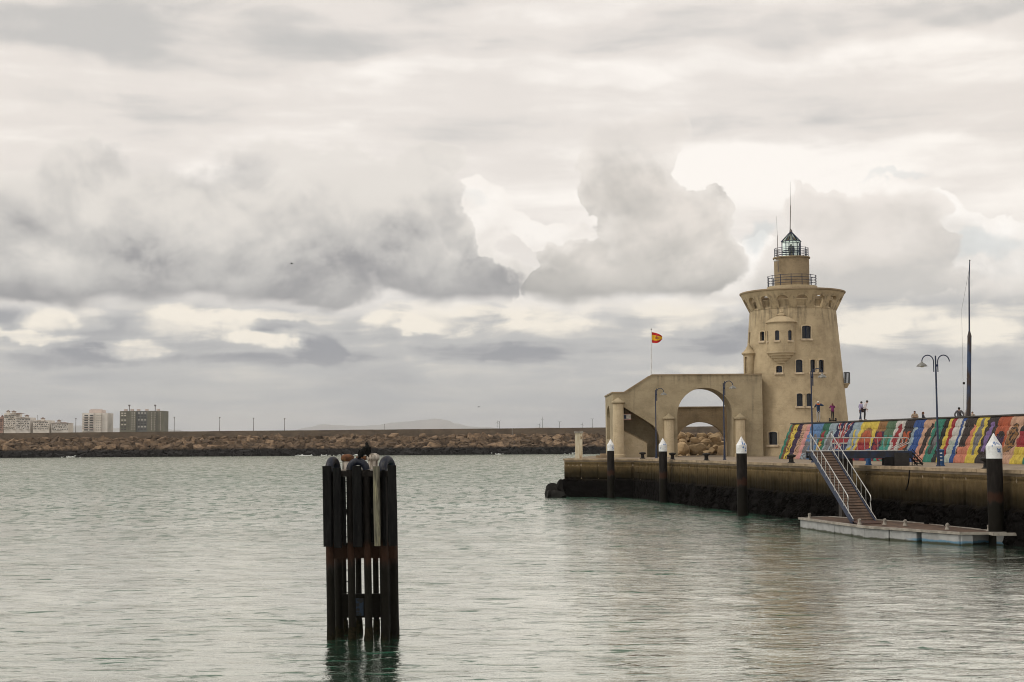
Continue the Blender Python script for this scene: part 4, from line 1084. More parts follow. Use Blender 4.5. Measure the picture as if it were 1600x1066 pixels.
# ------------------------------------------------------------------ mooring piles with white caps
def mpile(px, Y, d, ptop, label, marks, lean=0.0):
    b = P(px, 780, Y); x = b.x; r = d / 2; z = P(px, ptop, Y).z; zc = z - (22 if px > 1500 else (14 if px < 1100 else 16)) * 0
    o = empty('mooring_pile', (x, Y, 0), label, 'pile', 'tarred mooring piles with white caps')
    m = MB(); hcap = {955: (18.5, 8.5)}.get(px, (18.5, 8.5))
    body = .92 * r * 2; cone = body * .92
    zb = z - cone - body * .86
    tx = lambda zz: x + lean * zz
    m.tube([(tx(-2), Y, -2), (tx(1), Y, 1), (tx(zb), Y, zb + .02)], r, 22)
    m.build('shaft', M['pile'], o, 40)
    c = MB().lathe([(r * 1.03, zb), (r * 1.03, z - cone), (r * .5, z - cone * .5), (.015, z)], (tx(zb), Y, 0), 22).build('cap', M['white'], o, 30)
    # small blue painted strokes
    rr = random.Random(int(px)); mk_ = MB(); mb_ = mk('pile_marking_blue', (.03, .12, .34), (.05, .16, .4), 3, rough=.7) if 'pile_marking_blue' not in bpy.data.materials else bpy.data.materials['pile_marking_blue']
    for (a, fz, w, h) in marks:
        an = R(a); zz = zb + fz * (z - zb); fr = 1.03 if zz < z - cone else max(.1, 1.03 * (z - zz) / cone)
        n = 5
        vs = []; 
        for k in range(n + 1):
            a2 = an + (k / n - .5) * w
            for s in (0, 1):
                z2 = zz + (s - .5) * h * (.6 + .4 * math.sin(k * 2 + a)) + .04 * math.sin(k * 1.7 + a)
                f2 = 1.03 if z2 < z - cone else max(.05, 1.03 * (z - z2) / cone)
                q = r * f2 + .008; vs.append((tx(zb) + q * math.sin(a2), Y - q * math.cos(a2), z2))
        mk_.add(vs, [(2 * k, 2 * k + 2, 2 * k + 3, 2 * k + 1) for k in range(n)])
    if marks: mk_.build('marking', mb_, c)
    return o
mpile(955, 132.6, .66, 686.3, 'white capped black pile farthest left, before the arcade pier', [(28, .3, .35, .1), (40, .18, .3, .12), (-10, .5, .2, .05)])
mpile(1037, 122.3, .70, 684.5, 'second white capped black pile from the left, before the middle pier', [(20, .52, .9, .09), (-45, .25, .25, .12), (30, .62, .4, .05)])
mpile(1160, 99.4, .72, 682, 'third white capped pile, before the right foot of the arch', [(5, .66, .35, .11), (18, .55, .7, .12), (10, .36, .28, .2), (38, .3, .3, .1), (42, .16, .3, .16), (-3, .78, .2, .05)])
mpile(1555.5, 70.3, .76, 677, 'nearest and thickest white capped pile at the right end of the pontoon', [(-18, .62, .30, .13), (-8, .56, .16, .10), (12, .60, .5, .07), (26, .56, .3, .06), (20, .36, .55, .10), (12, .29, .22, .13), (26, .27, .2, .14), (42, .17, .1, .06), (-30, .5, .14, .1), (-2, .8, .1, .04)])

# ------------------------------------------------------------------ pontoon
PT = [(16.85, 84.6), (18.45, 75.6), (21.75, 69.75), (24.25, 69.75), (22.4, 78.6), (18.95, 86.0)]
pz = .62
pn = empty('pontoon', (19.5, 78, 0), 'low floating pontoon with boarded deck and grey white floats below the quay', 'pontoon')
ctr = Vector((20.5, 77.5))
def inset(poly, d):
    r = []; n = len(poly)
    for i in range(n):
        p = Vector(poly[i]); a = (p - Vector(poly[i - 1])).normalized(); b = (Vector(poly[(i + 1) % n]) - p).normalized()
        nn = Vector((-a.y, a.x)) + Vector((-b.y, b.x)); nn.normalize(); r.append(tuple(p + nn * d / max(.4, nn.dot(Vector((-a.y, a.x))))))
    return r
pin = inset(PT, .22)
def prism_t(poly, z0, z1): return MB().prism(poly, z0, z1, 'z')
prism_t(pin, pz - .07, pz + .01).build('deck', M['wood'], pn)
er = MB()
for i in range(6):
    a = Vector((*PT[i], 0)); b = Vector((*PT[(i + 1) % 6], 0))
    d = (b - a).normalized(); nn = Vector((-d.y, d.x, 0)); off = nn * .11
    er.beam(a + off + Vector((0, 0, pz - .015)), b + off + Vector((0, 0, pz - .015)), .235, .12)
er.build('edge_frame', M['concrete_pale'], pn)
gap = MB()
def float_box(a, b, dp, gapf=.03):
    a = Vector((*a, 0)); b = Vector((*b, 0)); d = (b - a).normalized(); nn = Vector((-d.y, d.x, 0)); L = (b - a).length
    Mx = Matrix((d, nn, Vector((0, 0, 1)))).transposed().to_4x4(); Mx.translation = a + nn * .10
    m = MB(); g = gapf
    pr = [(g, -.35), (L - g, -.35), (L - g, pz - .09), (g, pz - .09)]
    q = []
    for (yy, s) in ((0, 0.03), (.04, 0), (dp, 0)):
        q += [Mx @ Vector((x + (s if x < L / 2 else -s), yy, z + (s if z < 0 else -s))) for x, z in pr]
    fs = [(0, 1, 2, 3)] + [(k * 4 + i, (k + 1) * 4 + i, (k + 1) * 4 + (i + 1) % 4, k * 4 + (i + 1) % 4) for k in (0, 1) for i in range(4)] + [(11, 10, 9, 8)]
    m.add(q, fs); return m.build('float', M['floatw'], pn)
def floatmat():
    m, t, b = material('pontoon_float_waterline')
    co = t.n('ShaderNodeNewGeometry').outputs['Position']; z = t.xyz(co)[2]
    c = t.mix(t.ss(t.noise(co, 1.4, 5, .6), .35, .7), (.34, .345, .35), (.23, .235, .235))
    c = t.mix(t.m('MULTIPLY', t.ss(t.noise(t.scale(co, (3, 3, .4)), 2, 5, .6), .55, .8), .5), c, (.2, .19, .16))
    zn = t.m('ADD', z, t.m('MULTIPLY', t.m('SUBTRACT', t.noise(co, 1.6, 4, .6), .5), .22))
    blu = t.m('MULTIPLY', t.ss(t.xyz(co)[0], 19.9, 20.4), t.ss(zn, .16, .24, 1, 0)); c = t.mix(t.m('MULTIPLY', blu, .8), c, (.03, .16, .28))
    c = t.mix(t.ss(zn, .06, .15, 1, 0), c, (.03, .035, .018))
    t.L(c, b.inputs['Base Color']); b.inputs['Roughness'].default_value = .6; return m
M['floatw'] = floatmat()
A_, B_, C_ = PT[0], PT[1], PT[2]
fa = [0, .16, .33, .60, .80, 1.0]
fr_ = [(line_pt(A_, B_, a), line_pt(A_, B_, b)) for a, b in zip([0, .30, .56, .82], [.30, .56, .82, 1.0])]
for a, b in fr_: float_box(a, b, 2.5)
for a, b in ((0, .27), (.27, .56), (.60, .98)): float_box(line_pt(B_, C_, a), line_pt(B_, C_, b), 2.3)
float_box(line_pt(PT[2], PT[3], .02), line_pt(PT[2], PT[3], .28), 1.6); float_box(line_pt(PT[2], PT[3], .72), line_pt(PT[2], PT[3], .98), 1.6)
# pile ring and cleats
prp = P(1555.5, 780, 70.3)
rg = MB()
for s in (-1, 1): rg.box((prp.x + s * .5, 69.45, pz - .02), (.1, .7, .14))
rg.box((prp.x, 69.08, pz - .02), (1.1, .12, .14)).build('pile_guide', M['concrete_pale'], pn)
cm = MB().lathe([(.09, 0), (.07, .04), (.05, .12), (.07, .16), (.03, .2)], (0, 0, 0), 10).tube([(-.16, 0, .17), (.16, 0, .17)], [.035, .035], 8).mesh('cleat', M['concrete_pale'], smooth=40)
for px, py in ((1265, 806.5), (1343, 816), (1382.5, 816), (1414.5, 817.5), (1480.5, 823.5), (1545.5, 826)):
    g = G(px, py + 4, pz + .04); o = bpy.data.objects.new('cleat', cm); COL.objects.link(o); o.parent = pn; o.location = g - root_off(pn); o.rotation_euler.z = 1.2; o.scale = (1.5, 1.5, 1.6)

# ------------------------------------------------------------------ landing stage
lz = 4.52
LX0, LX1, LY0, LY1 = 17.75, 23.75, 84.9, 86.3
ls_ = empty('landing_stage', (21.6, 85.6, DZ), 'blue framed landing stage with white railings reaching out from the quay edge', 'landing stage')
MB().box(((LX0 + LX1) / 2, (LY0 + LY1) / 2, lz - .02), (LX1 - LX0, LY1 - LY0 - .06, .05)).build('deck', M['wood'], ls_)
bb_ = MB()
for y in (LY0, LY1): bb_.beam((LX0 + 1.2 * (y == LY0) * 0, y, lz - .2), (LX1, y, lz - .2), .12, .42)
for k in range(7): bb_.beam((LX0 + .1 + (LX1 - LX0 - .2) * k / 6, LY0 + .062, lz - .16), (LX0 + .1 + (LX1 - LX0 - .2) * k / 6, LY1 - .062, lz - .16), .08, .2)
bb_.build('beam', mk('dark_blue_beam', (.008, .02, .055), (.012, .012, .016), 3, rough=.6), ls_)
colx = P(1321, 740, 85.6).x
MB().box((colx, 85.6, 2.0), (.72, .8, 4.2)).build('support_column', mk('dark_wet_steel', (.012, .011, .010), (.03, .02, .014), 2, stretch=(1, 1, .4), rough=.8), ls_)
for pxx, nm in ((1266, 0), (1336, 0)): pass
MB().box((LX0 + .45, 85.2, lz - .33), (.95, .5, .34)).build('hinge_box', M['black'], ls_)
ab = P(1404.5, 720, 85.4); MB().box((ab.x, 85.2, (DZ + lz) / 2 - .04), (.85, 1.0, lz - DZ - .1)).build('abutment', mk('dark_block', (.035, .032, .03), (.02, .018, .017), 2, rough=.9), ls_)
MB().box((ab.x - .72, 85.2, DZ + .28), (.5, .8, .5)).build('foot', M['black'], ls_)
rl = MB()
zt_ = P(1330, 684.5, 85).z; zb_ = P(1330, 704.5, 85).z
for y in (LY0, LY1):
    rl.tube([(LX0 + (0 if y == LY0 else 0), y, zt_), (LX1 - .35, y, zt_)] + [(LX1 - .35 + .22 * math.sin(a), y, zt_ - .22 + .22 * math.cos(a)) for a in [PI * k / 8 for k in range(1, 6)]] + [(LX1 - .9, y, zb_ + .1)], .028, 8)
    rl.tube([(LX0, y, zb_), (LX1 - .45, y, zb_)], .024, 8)
ro = rl.build('railing', M['steel'], ls_)
for y in (LY0, LY1):
    for k in range(7):
        x = LX0 + .35 + (LX1 - LX0 - 1.2) * k / 6
        MB().tube([(x, y, lz - .05), (x, y, zt_ - .02)], .018, 6).build('post', M['steel'], ro)
MB().tube([(LX1 - 1.15, LY0, zb_ + .05), (LX1 - .25, LY0, zt_ - .25)], .022, 6).build('brace', M['steel'], ro)
st = MB()
sx0, sx1 = LX1 + .05, P(1441.5, 727, 85).x
for k in range(4):
    f = (k + .5) / 4; st.box((sx0 + (sx1 - sx0) * f, 85.6, lz - .08 - (lz - DZ - .1) * f), (.26, 1.2, .04))
for y in (85.0, 86.2):
    st.beam((sx0, y, lz - .1), (sx1, y, DZ + .06), .05, .1); st.beam((sx0, y, lz + .12), (sx1, y, DZ + .3), .03, .03)
    for k in range(5): f = k / 4; x = sx0 + (sx1 - sx0) * f; st.tube([(x, y, DZ + .01), (x, y, lz + .12 - (lz - DZ - .18) * f)], .015, 5)
st.build('steps', M['iron'], ls_)

# ------------------------------------------------------------------ gangway
gt = Vector((P(1282.5, 706, 85.0).x, 84.8, lz - .02)); gb = Vector((P(1350, 815, 78.3).x, 78.2, pz + .12))
gw = empty('gangway', gt, 'sloping boarded gangway with white handrails leading down to the pontoon', 'gangway')
gd = (gb - gt).normalized(); gx = gd.cross(Vector((0, 0, 1))).normalized(); gn = gx.cross(gd).normalized()
if gx.x < 0: gx = -gx
if gn.z < 0: gn = -gn
hw = .62; GL = (gb - gt).length
MB().beam(gt, gb, 2 * hw - .1, .05).build('deck', M['wood'], gw)
sl_ = MB(); nb = 26
for k in range(nb):
    c = gt + gd * (GL * (k + .5) / nb) + gn * .045
    Mx = Matrix((gx, gd, gn)).transposed(); sl_.box(c, (2 * hw - .14, .05, .035), M=Mx)
sl_.build('tread_battens', mk('tread_batten', (.07, .045, .03), (.05, .035, .025), 4, rough=.9), gw)
for s in (-1, 1):
    MB().beam(gt + gx * s * hw - gn * .1, gb + gx * s * hw - gn * .1, .07, .30).build('stringer', M['blue'], gw)
    h = MB()
    top = Vector((0, 0, 1.05))
    a = gt + gx * s * (hw + .03) + top - gd * .1; b = gb + gx * s * (hw + .03) + top * .95 - gd * .9
    pts = [gt + gx * s * (hw + .03) + gn * .05, gt + gx * s * (hw + .03) + top * .9 - gd * .08, a, b]
    dn = -gn
    for k in range(1, 9):
        an = PI * k / 8 * .62; pts.append(b + gd * .26 * math.sin(an) + dn * .26 * (1 - math.cos(an)))
    pts.append(gb + gx * s * (hw + .03) - gd * .95 + Vector((0, 0, .15)) + gd * .25)
    h.tube(pts, .03, 8)
    h.tube([gt + gx * s * (hw + .03) + gn * .16, gb + gx * s * (hw + .03) + gn * .16], .026, 8)
    ho = h.build('handrail', M['steel'], gw)
    for k in range(9):
        f = (k + .6) / 9.6; p0 = gt.lerp(gb, f) + gx * s * (hw + .03); MB().tube([p0 + gn * .02, p0 + Vector((0, 0, 1.05 - .05 * f))], .016, 6).build('post', M['steel'], ho)
MB().beam(gb - gd * .1 + Vector((0, 0, 0)), gb + Vector((gd.x, gd.y, 0)).normalized() * .75 + Vector((0, 0, -.07)), 1.35, .03).build('landing_flap', mk('rusty_plate', (.07, .03, .02), (.04, .022, .017), 4, rough=.8), gw)

# ------------------------------------------------------------------ boulders
def rock_mesh(seed, boxy=.5, n=2, name='rock', mat=None, sub=2):
    rr = random.Random(seed); bm = bmesh.new(); bmesh.ops.create_icosphere(bm, subdivisions=sub, radius=1)
    nl = [Vector((rr.gauss(0, 1), rr.gauss(0, 1), rr.gauss(0, 1))).normalized() for _ in range(15)]
    dl = [rr.uniform(.42, .78) for _ in nl]
    for v in bm.verts:
        p = v.co.copy()
        for a, d in zip(nl, dl):
            k = p.dot(a)
            if k > d: p -= a * (k - d) * .985
        p *= 1.25; p += p.normalized() * rr.uniform(-.012, .012)
        v.co = p
    me = bpy.data.meshes.new(name); bm.to_mesh(me); bm.free()
    me.materials.append(mat); me.polygons.foreach_set('use_smooth', [True] * len(me.polygons)); me.set_sharp_from_angle(angle=R(14)); return me
def block_mesh(seed, mat):
    rr = random.Random(seed); bm = bmesh.new(); bmesh.ops.create_cube(bm, size=2)
    for v in bm.verts: v.co += Vector((rr.uniform(-.28, .28), rr.uniform(-.28, .28), rr.uniform(-.28, .28)))
    bmesh.ops.bevel(bm, geom=list(bm.edges), offset=.13, segments=1, affect='EDGES')
    bmesh.ops.triangulate(bm, faces=[f for f in bm.faces if len(f.verts) > 4])
    me = bpy.data.meshes.new('stone_block'); bm.to_mesh(me); bm.free(); me.materials.append(mat); return me
rms = [rock_mesh(s, name='boulder', mat=M['boulder'], sub=3) for s in range(10)]
def place_rock(me, c, sc, rz, name, label, cat, grp, rx=0):
    o = bpy.data.objects.new(name, me); COL.objects.link(o); o.location = c; o.scale = sc; o.rotation_euler = (rx, rx * .6, rz)
    return tag(o, label, cat, grp)
rr = random.Random(11)
bspots = [(1119, 690, 13.5, 11, 'largest'), (1085, 703, 17, 11, ''), (1068, 704, 13, 12, ''), (1063, 683, 12, 9, ''), (1085, 688, 17, 8, ''), (1078, 679, 9, 5, ''), (1071, 678, 6, 4.5, ''), (1103, 693, 12, 7, ''), (1128, 704, 12, 12, ''), (1112, 704, 8, 7, ''),
          (1066, 692, 9, 6, ''), (1094, 681, 9, 6, ''), (1109, 681, 7, 5, ''), (1104, 708, 9, 5, ''), (1058, 708, 9, 6, ''), (1140, 695, 10, 9, ''), (1050, 690, 12, 10, ''), (1098, 699, 9, 6, ''), (1076, 694, 8, 5, ''), (1090, 712, 9, 4, ''), (1097, 689, 7, 6, ''), (1124, 679, 7, 5, ''), (1117, 701, 7, 6, ''), (1060, 698, 7, 5, ''), (1075, 686, 7, 4, ''), (1088, 695, 8, 5, ''), (1130, 693, 7, 7, ''), (1108, 699, 6, 5, ''), (1062, 713, 7, 4, ''), (1122, 712, 7, 4, ''), (1076, 713, 6, 4, '')]
for i, (px, py, hx, hz, t_) in enumerate(bspots):
    Y = 161.2 + (714 - py) * .16 + rr.uniform(-.2, .4); c = P(px, py + 1, Y); k = mpp(Y)
    lab = 'largest tan boulder, upper right in the low arch' if t_ else 'tan sandstone boulder heaped behind the low rear arch'
    o = place_rock(rms[i % 10], c, (hx * k * .98, hz * k * .95, hz * k * 1.0), rr.uniform(0, 6.28), 'boulder', lab, 'boulder', 'sandstone boulders behind the arch', rr.uniform(-.3, .3))
core = MB(); 
cp_ = [(P(1046, 700, 162.6).x, 162.6), (P(1150, 700, 162.6).x, 162.6), (P(1150, 700, 170).x, 170), (P(1046, 700, 170).x, 170)]
cp_ = [(x, y + 1.2) for x, y in cp_]; core.prism(cp_, DZ - .4, DZ + 1.5, 'z').build('rubble_bed', M['boulder'], None).update_tag(); tag(bpy.data.objects['rubble_bed'], kind='structure')
wetm = rockmat('wet_rock', (.016, .015, .013), (.010, .009, .008), (.009, .009, .008), .2, .8, .2)
wms = [rock_mesh(s + 61, name='boulder', mat=wetm, sub=3) for s in range(3)]
for i, (px, ptop, hw_, Y, lab) in enumerate(((865.5, 752.5, 11.5, 137.0, 'black wet boulder in the water left of the quay end'), (876.5, 745.5, 7.5, 138.2, 'dark boulder wedged against the left quay corner'), (873.5, 764, 8.5, 135.6, 'low black rock awash at the quay corner'), (858, 765, 6, 136.2, 'smallest dark rock, leftmost beside the quay end'))):
    zt_ = P(px, ptop, Y).z; x = P(px, ptop, Y).x; hh_ = (zt_ + .9) / 2; k = mpp(Y)
    place_rock(wms[i % 3], (x, Y, zt_ - hh_), (hw_ * k * 1.12, .95, hh_ * 1.15), i * 1.9 + .4, 'boulder', lab, 'boulder', 'dark boulders at the quay corner')

# ------------------------------------------------------------------ breakwater
BWY = 703.0
bw = empty('breakwater', (-70, BWY + 30, 0), 'long brown concrete breakwater wall running across the far water', 'breakwater')
def bwtop(px, py): return P(px, py, BWY + 34)
xa = -420; xb = 420
y_top = BWY + 34
zl_, zr_ = P(0, 677, y_top).z, P(945, 668, y_top).z
zw = (zl_ + zr_) / 2; x_l, x_r = P(0, 677, y_top).x, P(945, 668, y_top).x
def wz(x, dz=0): return zl_ + (zr_ - zl_) * (x - x_l) / (x_r - x_l) + dz
# parapet wall (slightly higher to the right) with a lower ledge in front
for nm, y0, y1, d0, d1 in (('parapet', y_top, y_top + 3.5, -3.3, 0), ('ledge', y_top - 2.6, y_top - .01, -6.0, -2.65)):
    m = MB(); n = 70
    for i in range(n):
        a = xa + (xb - xa) * i / n; b = xa + (xb - xa) * (i + 1) / n - .05; j = rr.uniform(-.04, .04) + (rr.uniform(-.35, .05) if nm == 'ledge' else 0)
        m.add([(a, y0, wz(a, d0)), (b, y0, wz(b, d0)), (b, y1, wz(b, d0)), (a, y1, wz(a, d0)), (a, y0, wz(a, d1 + j)), (b, y0, wz(b, d1 + j)), (b, y1, wz(b, d1 + j)), (a, y1, wz(a, d1 + j))],
              [(3, 2, 1, 0), (4, 5, 6, 7), (0, 1, 5, 4), (1, 2, 6, 5), (2, 3, 7, 6), (3, 0, 4, 7)])
    m.build(nm, M['bwall'], bw)
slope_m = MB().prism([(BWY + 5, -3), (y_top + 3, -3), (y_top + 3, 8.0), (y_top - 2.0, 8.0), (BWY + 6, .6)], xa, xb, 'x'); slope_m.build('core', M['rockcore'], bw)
bms = [block_mesh(s, M['bblock']) for s in range(14)]
stuffm = MB(); count = 0
cand = []
rows = 8
for r in range(rows):
    f = r / (rows - 1); y = BWY + 2 + f * 27; z = .4 + f * 8.0
    x = -300 + rr.uniform(0, 2)
    while x < 150:
        s = rr.uniform(1.15, 2.05); x += s * 1.95
        cand.append((x, y + rr.uniform(-1.3, 1.3), z + rr.uniform(-.5, .5), s, r))
def inview(c):
    p = proj(c[:3]); return (0 < p[0] < 952 or 1058 < p[0] < 1136) and not (506 < p[0] < 622 and p[1] > 706)
vis = sorted([c for c in cand if inview(c) and c[4] >= 2], key=lambda c: -c[3])[:296]
vs_ = set(id(c) for c in vis)
for c in cand:
    x, y, z, s, r = c; me = rr.choice(bms); sc = (s * rr.uniform(.95, 1.3), s, s * rr.uniform(.62, .85)); rot = (rr.gauss(0, .3), rr.gauss(0, .35), rr.uniform(0, 6.28))
    if id(c) in vs_:
        o = bpy.data.objects.new('stone_block', me); COL.objects.link(o); o.location = (x, y, z); o.scale = sc; o.rotation_euler = rot
        tag(o, 'brown quarried stone block on the slope of the long breakwater', 'stone block', 'stone blocks on the breakwater slope')
    else:
        from mathutils import Euler
        Mr = Euler(rot).to_matrix(); b = len(stuffm.v)
        stuffm.add([Mr @ Vector((v.co.x * sc[0], v.co.y * sc[1], v.co.z * sc[2])) + Vector((x, y, z)) for v in me.vertices], [tuple(p.vertices) for p in me.polygons])
tag(stuffm.build('armour_stones', M['bblock'], None, loc=(-70, BWY, 0)), 'dark wet and smaller stones of the breakwater slope', 'stones', kind='stuff')
# foam at the foot
foam = mk('sea_foam', (.70, .72, .70), (.55, .58, .56), 2, rough=.8)
fm = MB()
for px in [199, 202, 512, 516, 522, 548, 572, 590, 601, 780, 884]:
    q = G(px, 711.5 - .0068 * (px - 200) + 0, .25); 
    for k in range(14): fm.ball((q.x + rr.gauss(0, 1.6), BWY - rr.uniform(.5, 3), rr.uniform(0, .8) * rr.random() + .05), 1.0, 6, 4, (rr.uniform(.2, .6), .3, rr.uniform(.08, .28)))
tag(fm.build('sea_foam', foam, None, 1, loc=(-60, BWY, 0)), 'white foam where waves break at the breakwater foot', 'foam', kind='stuff')
# ------------------------------------------------------------------ mooring dolphin
DY = 37.6
def dx(px, Y=DY): return P(px, 800, Y).x
def dzz(py, Y=DY, px=565): return P(px, py, Y).z
kd = DY / F
dol = empty('mooring_dolphin', (dx(567), DY + .6, 0), 'black steel mooring structure of bent tubes and fender boards standing in open water', 'mooring dolphin')
LN = .0175                               # whole frame leans a little
def lx(px, z, Y=DY): return P(px, 800, Y).x - LN * (z - dzz(800, Y))
def hoop(pxa, pxb, ptop, r, Y, mat_leg, Y2=None):
    Y2 = Y if Y2 is None else Y2
    zt = dzz(ptop, Y) - r
    xa_, xb_ = dx(pxa, Y), dx(pxb, Y2); rad = math.hypot(xb_ - xa_, Y2 - Y) / 2
    zs_ = zt - max(rad, abs(xb_ - xa_) / 2); dirv = Vector((xb_ - xa_, Y2 - Y, 0)) ; mid = Vector(((xa_ + xb_) / 2, (Y + Y2) / 2, 0))
    def sh(p): return p + Vector((-LN * (p.z - 2.6), 0, 0))
    arc = [sh(mid - dirv / 2 * math.cos(PI * k / 16) + Vector((0, 0, zs_ + rad * math.sin(PI * k / 16)))) for k in range(17)]
    o = MB().tube(arc, r, 16).build('bent_tube', M['tubeblue'], dol, 50)
    for e, nm in ((arc[0], 0), (arc[-1], 1)):
        bot = e + Vector((LN * (e.z + 1.5), 0, -e.z - 1.5)); 
        MB().tube([e, e.lerp(bot, .5), bot], r * 1.0, 16).build('pile', M['dpile'], dol, 50)
    return arc
hoop(515.5, 528.3, 713, .108, DY + .15, None, DY + .75)
arcc = hoop(548.5, 574, 715.5, .098, DY, None)
hoop(599.5, 614, 712, .118, DY + .15, None, DY + .75)
# rear row
for px, rr0 in ((523, .09), (536.5, .07), (559.2, .082), (586.2, .078), (607, .09), (616, .09)):
    x = dx(px, DY + 1.45); MB().tube([(x + LN * 3.5, DY + 1.45, -1.5), (x - LN * .6, DY + 1.45, 3.6)], rr0, 14).build('rear_pile', M['dpile'], dol, 50)
# crust of mussels and weed round each pile at the waterline
wd = random.Random(4); weedm = mk('mussel_crust', (.010, .010, .006), (.022, .018, .010), 14, rough=.95, bump=.03, spec=.05)
def crust(x, y, r, o):
    n = 16; vs = []; H = [-.4, -.1, .05, .15, .26, .36]
    for k, z in enumerate(H):
        for i in range(n):
            a = 2 * PI * i / n; q = r * (1.0 + (.38 - .065 * k) * wd.uniform(.3, 1.2)); vs.append((x + q * math.sin(a), y - q * math.cos(a), z + wd.uniform(-.03, .03)))
    m = MB(); m.add(vs, [(k * n + i, k * n + (i + 1) % n, (k + 1) * n + (i + 1) % n, (k + 1) * n + i) for k in range(len(H) - 1) for i in range(n)])
    m.build('mussel_crust', weedm, o, 1)
for p_ in [c for c in dol.children if c.name.startswith(('pile', 'rear_pile'))]:
    vv = [v.co for v in p_.data.vertices]; zb_ = sorted(vv, key=lambda c: c.z)[:14]; zt_ = sorted(vv, key=lambda c: -c.z)[:14]
    b_ = sum(zb_, Vector()) / len(zb_); t__ = sum(zt_, Vector()) / len(zt_); f_ = (0 - (b_.z + dol.location.z)) / (t__.z - b_.z); c_ = b_.lerp(t__, f_) + dol.location
    crust(c_.x, c_.y, .10 if p_.name.startswith('pile') else .085, p_)
# fender boards
def board(p0, p1, pt, pb, Y, mat, dpt=.14):
    zt, zb = dzz(pt, Y), dzz(pb, Y); w = (p1 - p0) * Y / F; c = (p0 + p1) / 2
    m = MB(); n = 6; pr = [(-w / 2, 0), (-w / 2 + .02, -.02), (w / 2 - .02, -.02), (w / 2, 0), (w / 2, dpt), (-w / 2, dpt)]
    vs = []
    for k in range(n + 1):
        z = zb + (zt - zb) * k / n; cx_ = P(c, 800, Y).x - LN * (z - 2.6)
        vs += [(cx_ + a, Y + b, z) for a, b in pr]
    L = len(pr); fs = [(k * L + i, k * L + (i + 1) % L, (k + 1) * L + (i + 1) % L, (k + 1) * L + i) for k in range(n) for i in range(L)] + [tuple(reversed(range(L))), tuple(range(n * L, n * L + L))]
    return m.add(vs, fs).build('fender', mat, dol)
FY = DY - .26
board(505.5, 519, 728, 854, FY, M['fender']); board(522, 533.5, 731.5, 856, FY - .03, M['fender']); board(552, 566, 728, 855, FY, M['fender'])
tag(board(584.5, 594.5, 729, 853.5, FY, M['palewood']), 'bleached pale timber fender'); board(607.5, 620.5, 727.5, 853, FY, M['fender'])
board(536.5, 541, 745, 852, FY + .2, M['fender'], .08); board(598, 604, 735, 853, FY + .16, M['fender'], .1)
# cross plates
def plate(pt, pb, Y, mat, x0=513, x1=618, t_=.1):
    zt, zb = dzz(pt, Y), dzz(pb, Y); sh_ = -LN * ((zt + zb) / 2 - 2.6)
    return MB().box(((dx(x0, Y) + dx(x1, Y)) / 2 + sh_, Y, (zt + zb) / 2), (dx(x1, Y) - dx(x0, Y), t_, zt - zb)).build('cross_plate', mat, dol)
plate(848, 872.5, DY + .35, M['dpile'], 518, 617); plate(928, 965, DY + .45, M['dpile'], 534, 599); plate(848, 870, DY + 1.3, M['dpile'], 524, 612)
plate(930, 950, DY + 1.3, M['dpile'], 530, 606)
plate(736, 744, DY + .5, M['dpile'], 520, 611, 1.2); plate(733.5, 735.5, DY + .52, M['concrete_pale'], 534, 597, 1.0)
plate(795, 803, DY + .6, M['dpile'], 538, 612)
for px in (540, ): pass
pb_ = MB().prism([(dx(552, DY + .39), dzz(962, DY + .39)), (dx(568, DY + .39), dzz(962, DY + .39)), (dx(568, DY + .39), dzz(935, DY + .39)), (dx(552, DY + .39), dzz(935, DY + .39))], DY + .385, DY + .40, 'y').build('patch', mk('flaked_blue', (.012, .03, .06), (.012, .012, .012), 11, rough=.7, contrast=(.45, .55)), dol)
# inner panels behind the boards: the frame is closed to half height
bp = MB()
for a, b in ((512, 536), (544, 581), (581, 618)):
    zt, zb = dzz(739, DY + .6), dzz(860, DY + .6); xo = -LN * .6
    bp.box(((dx(a, DY + .6) + dx(b, DY + .6)) / 2, DY + .62, (zt + zb) / 2), (dx(b, DY + .6) - dx(a, DY + .6), .05, zt - zb))
bp.build('inner_panel', M['fender'], dol)
# ladder at the back left
ld = MB(); xl, xr2 = dx(538.5, DY + 1.5), dx(544, DY + 1.5)
for x in (xl, xr2 + .08): ld.tube([(x, DY + 1.55, -.5), (x - .05, DY + 1.55, 4.2)], .018, 6)
for k in range(15): z = -.1 + k * .3; ld.tube([(xl, DY + 1.55, z), (xr2 + .08, DY + 1.55, z)], .013, 5)
ld.build('ladder', M['iron'], dol)
# two capped bollards on top
def knob(px0, px1, pt, capm, bodym, Y=DY + .75):
    x = (dx(px0, Y) + dx(px1, Y)) / 2; w = (px1 - px0) * Y / F; z0 = dzz(734, Y); z1 = dzz(pt, Y); h = z1 - z0
    n = 28; body = MB(); rb = w * .36; vs = []
    for z in (z0, z0 + h * .62):
        for k in range(n): a = 2 * PI * k / n; q = rb * (1 + .06 * (k % 2)); vs.append((x + q * math.sin(a), Y - q * math.cos(a), z))
    body.add(vs, [(k, (k + 1) % n, n + (k + 1) % n, n + k) for k in range(n)])
    b = body.build('top_bollard', bodym, dol)
    MB().lathe([(rb * .9, z0 + h * .5), (w * .46, z0 + h * .58), (w * .52, z0 + h * .72), (w * .48, z0 + h * .88), (w * .3, z0 + h * .98), (.01, z1)], (x, Y, 0), 24).build('cap', capm, b, 50)
knob(532.5, 553, 709.5, M['rust'], M['guano']); knob(573, 593, 708.5, M['guano'], M['guano'])
tie = MB().tube([(dx(556, DY + .7), DY + .8, dzz(717)), (dx(572, DY + .7), DY + .8, dzz(716))], .06, 10).build('tie_bar', M['rust'], dol)
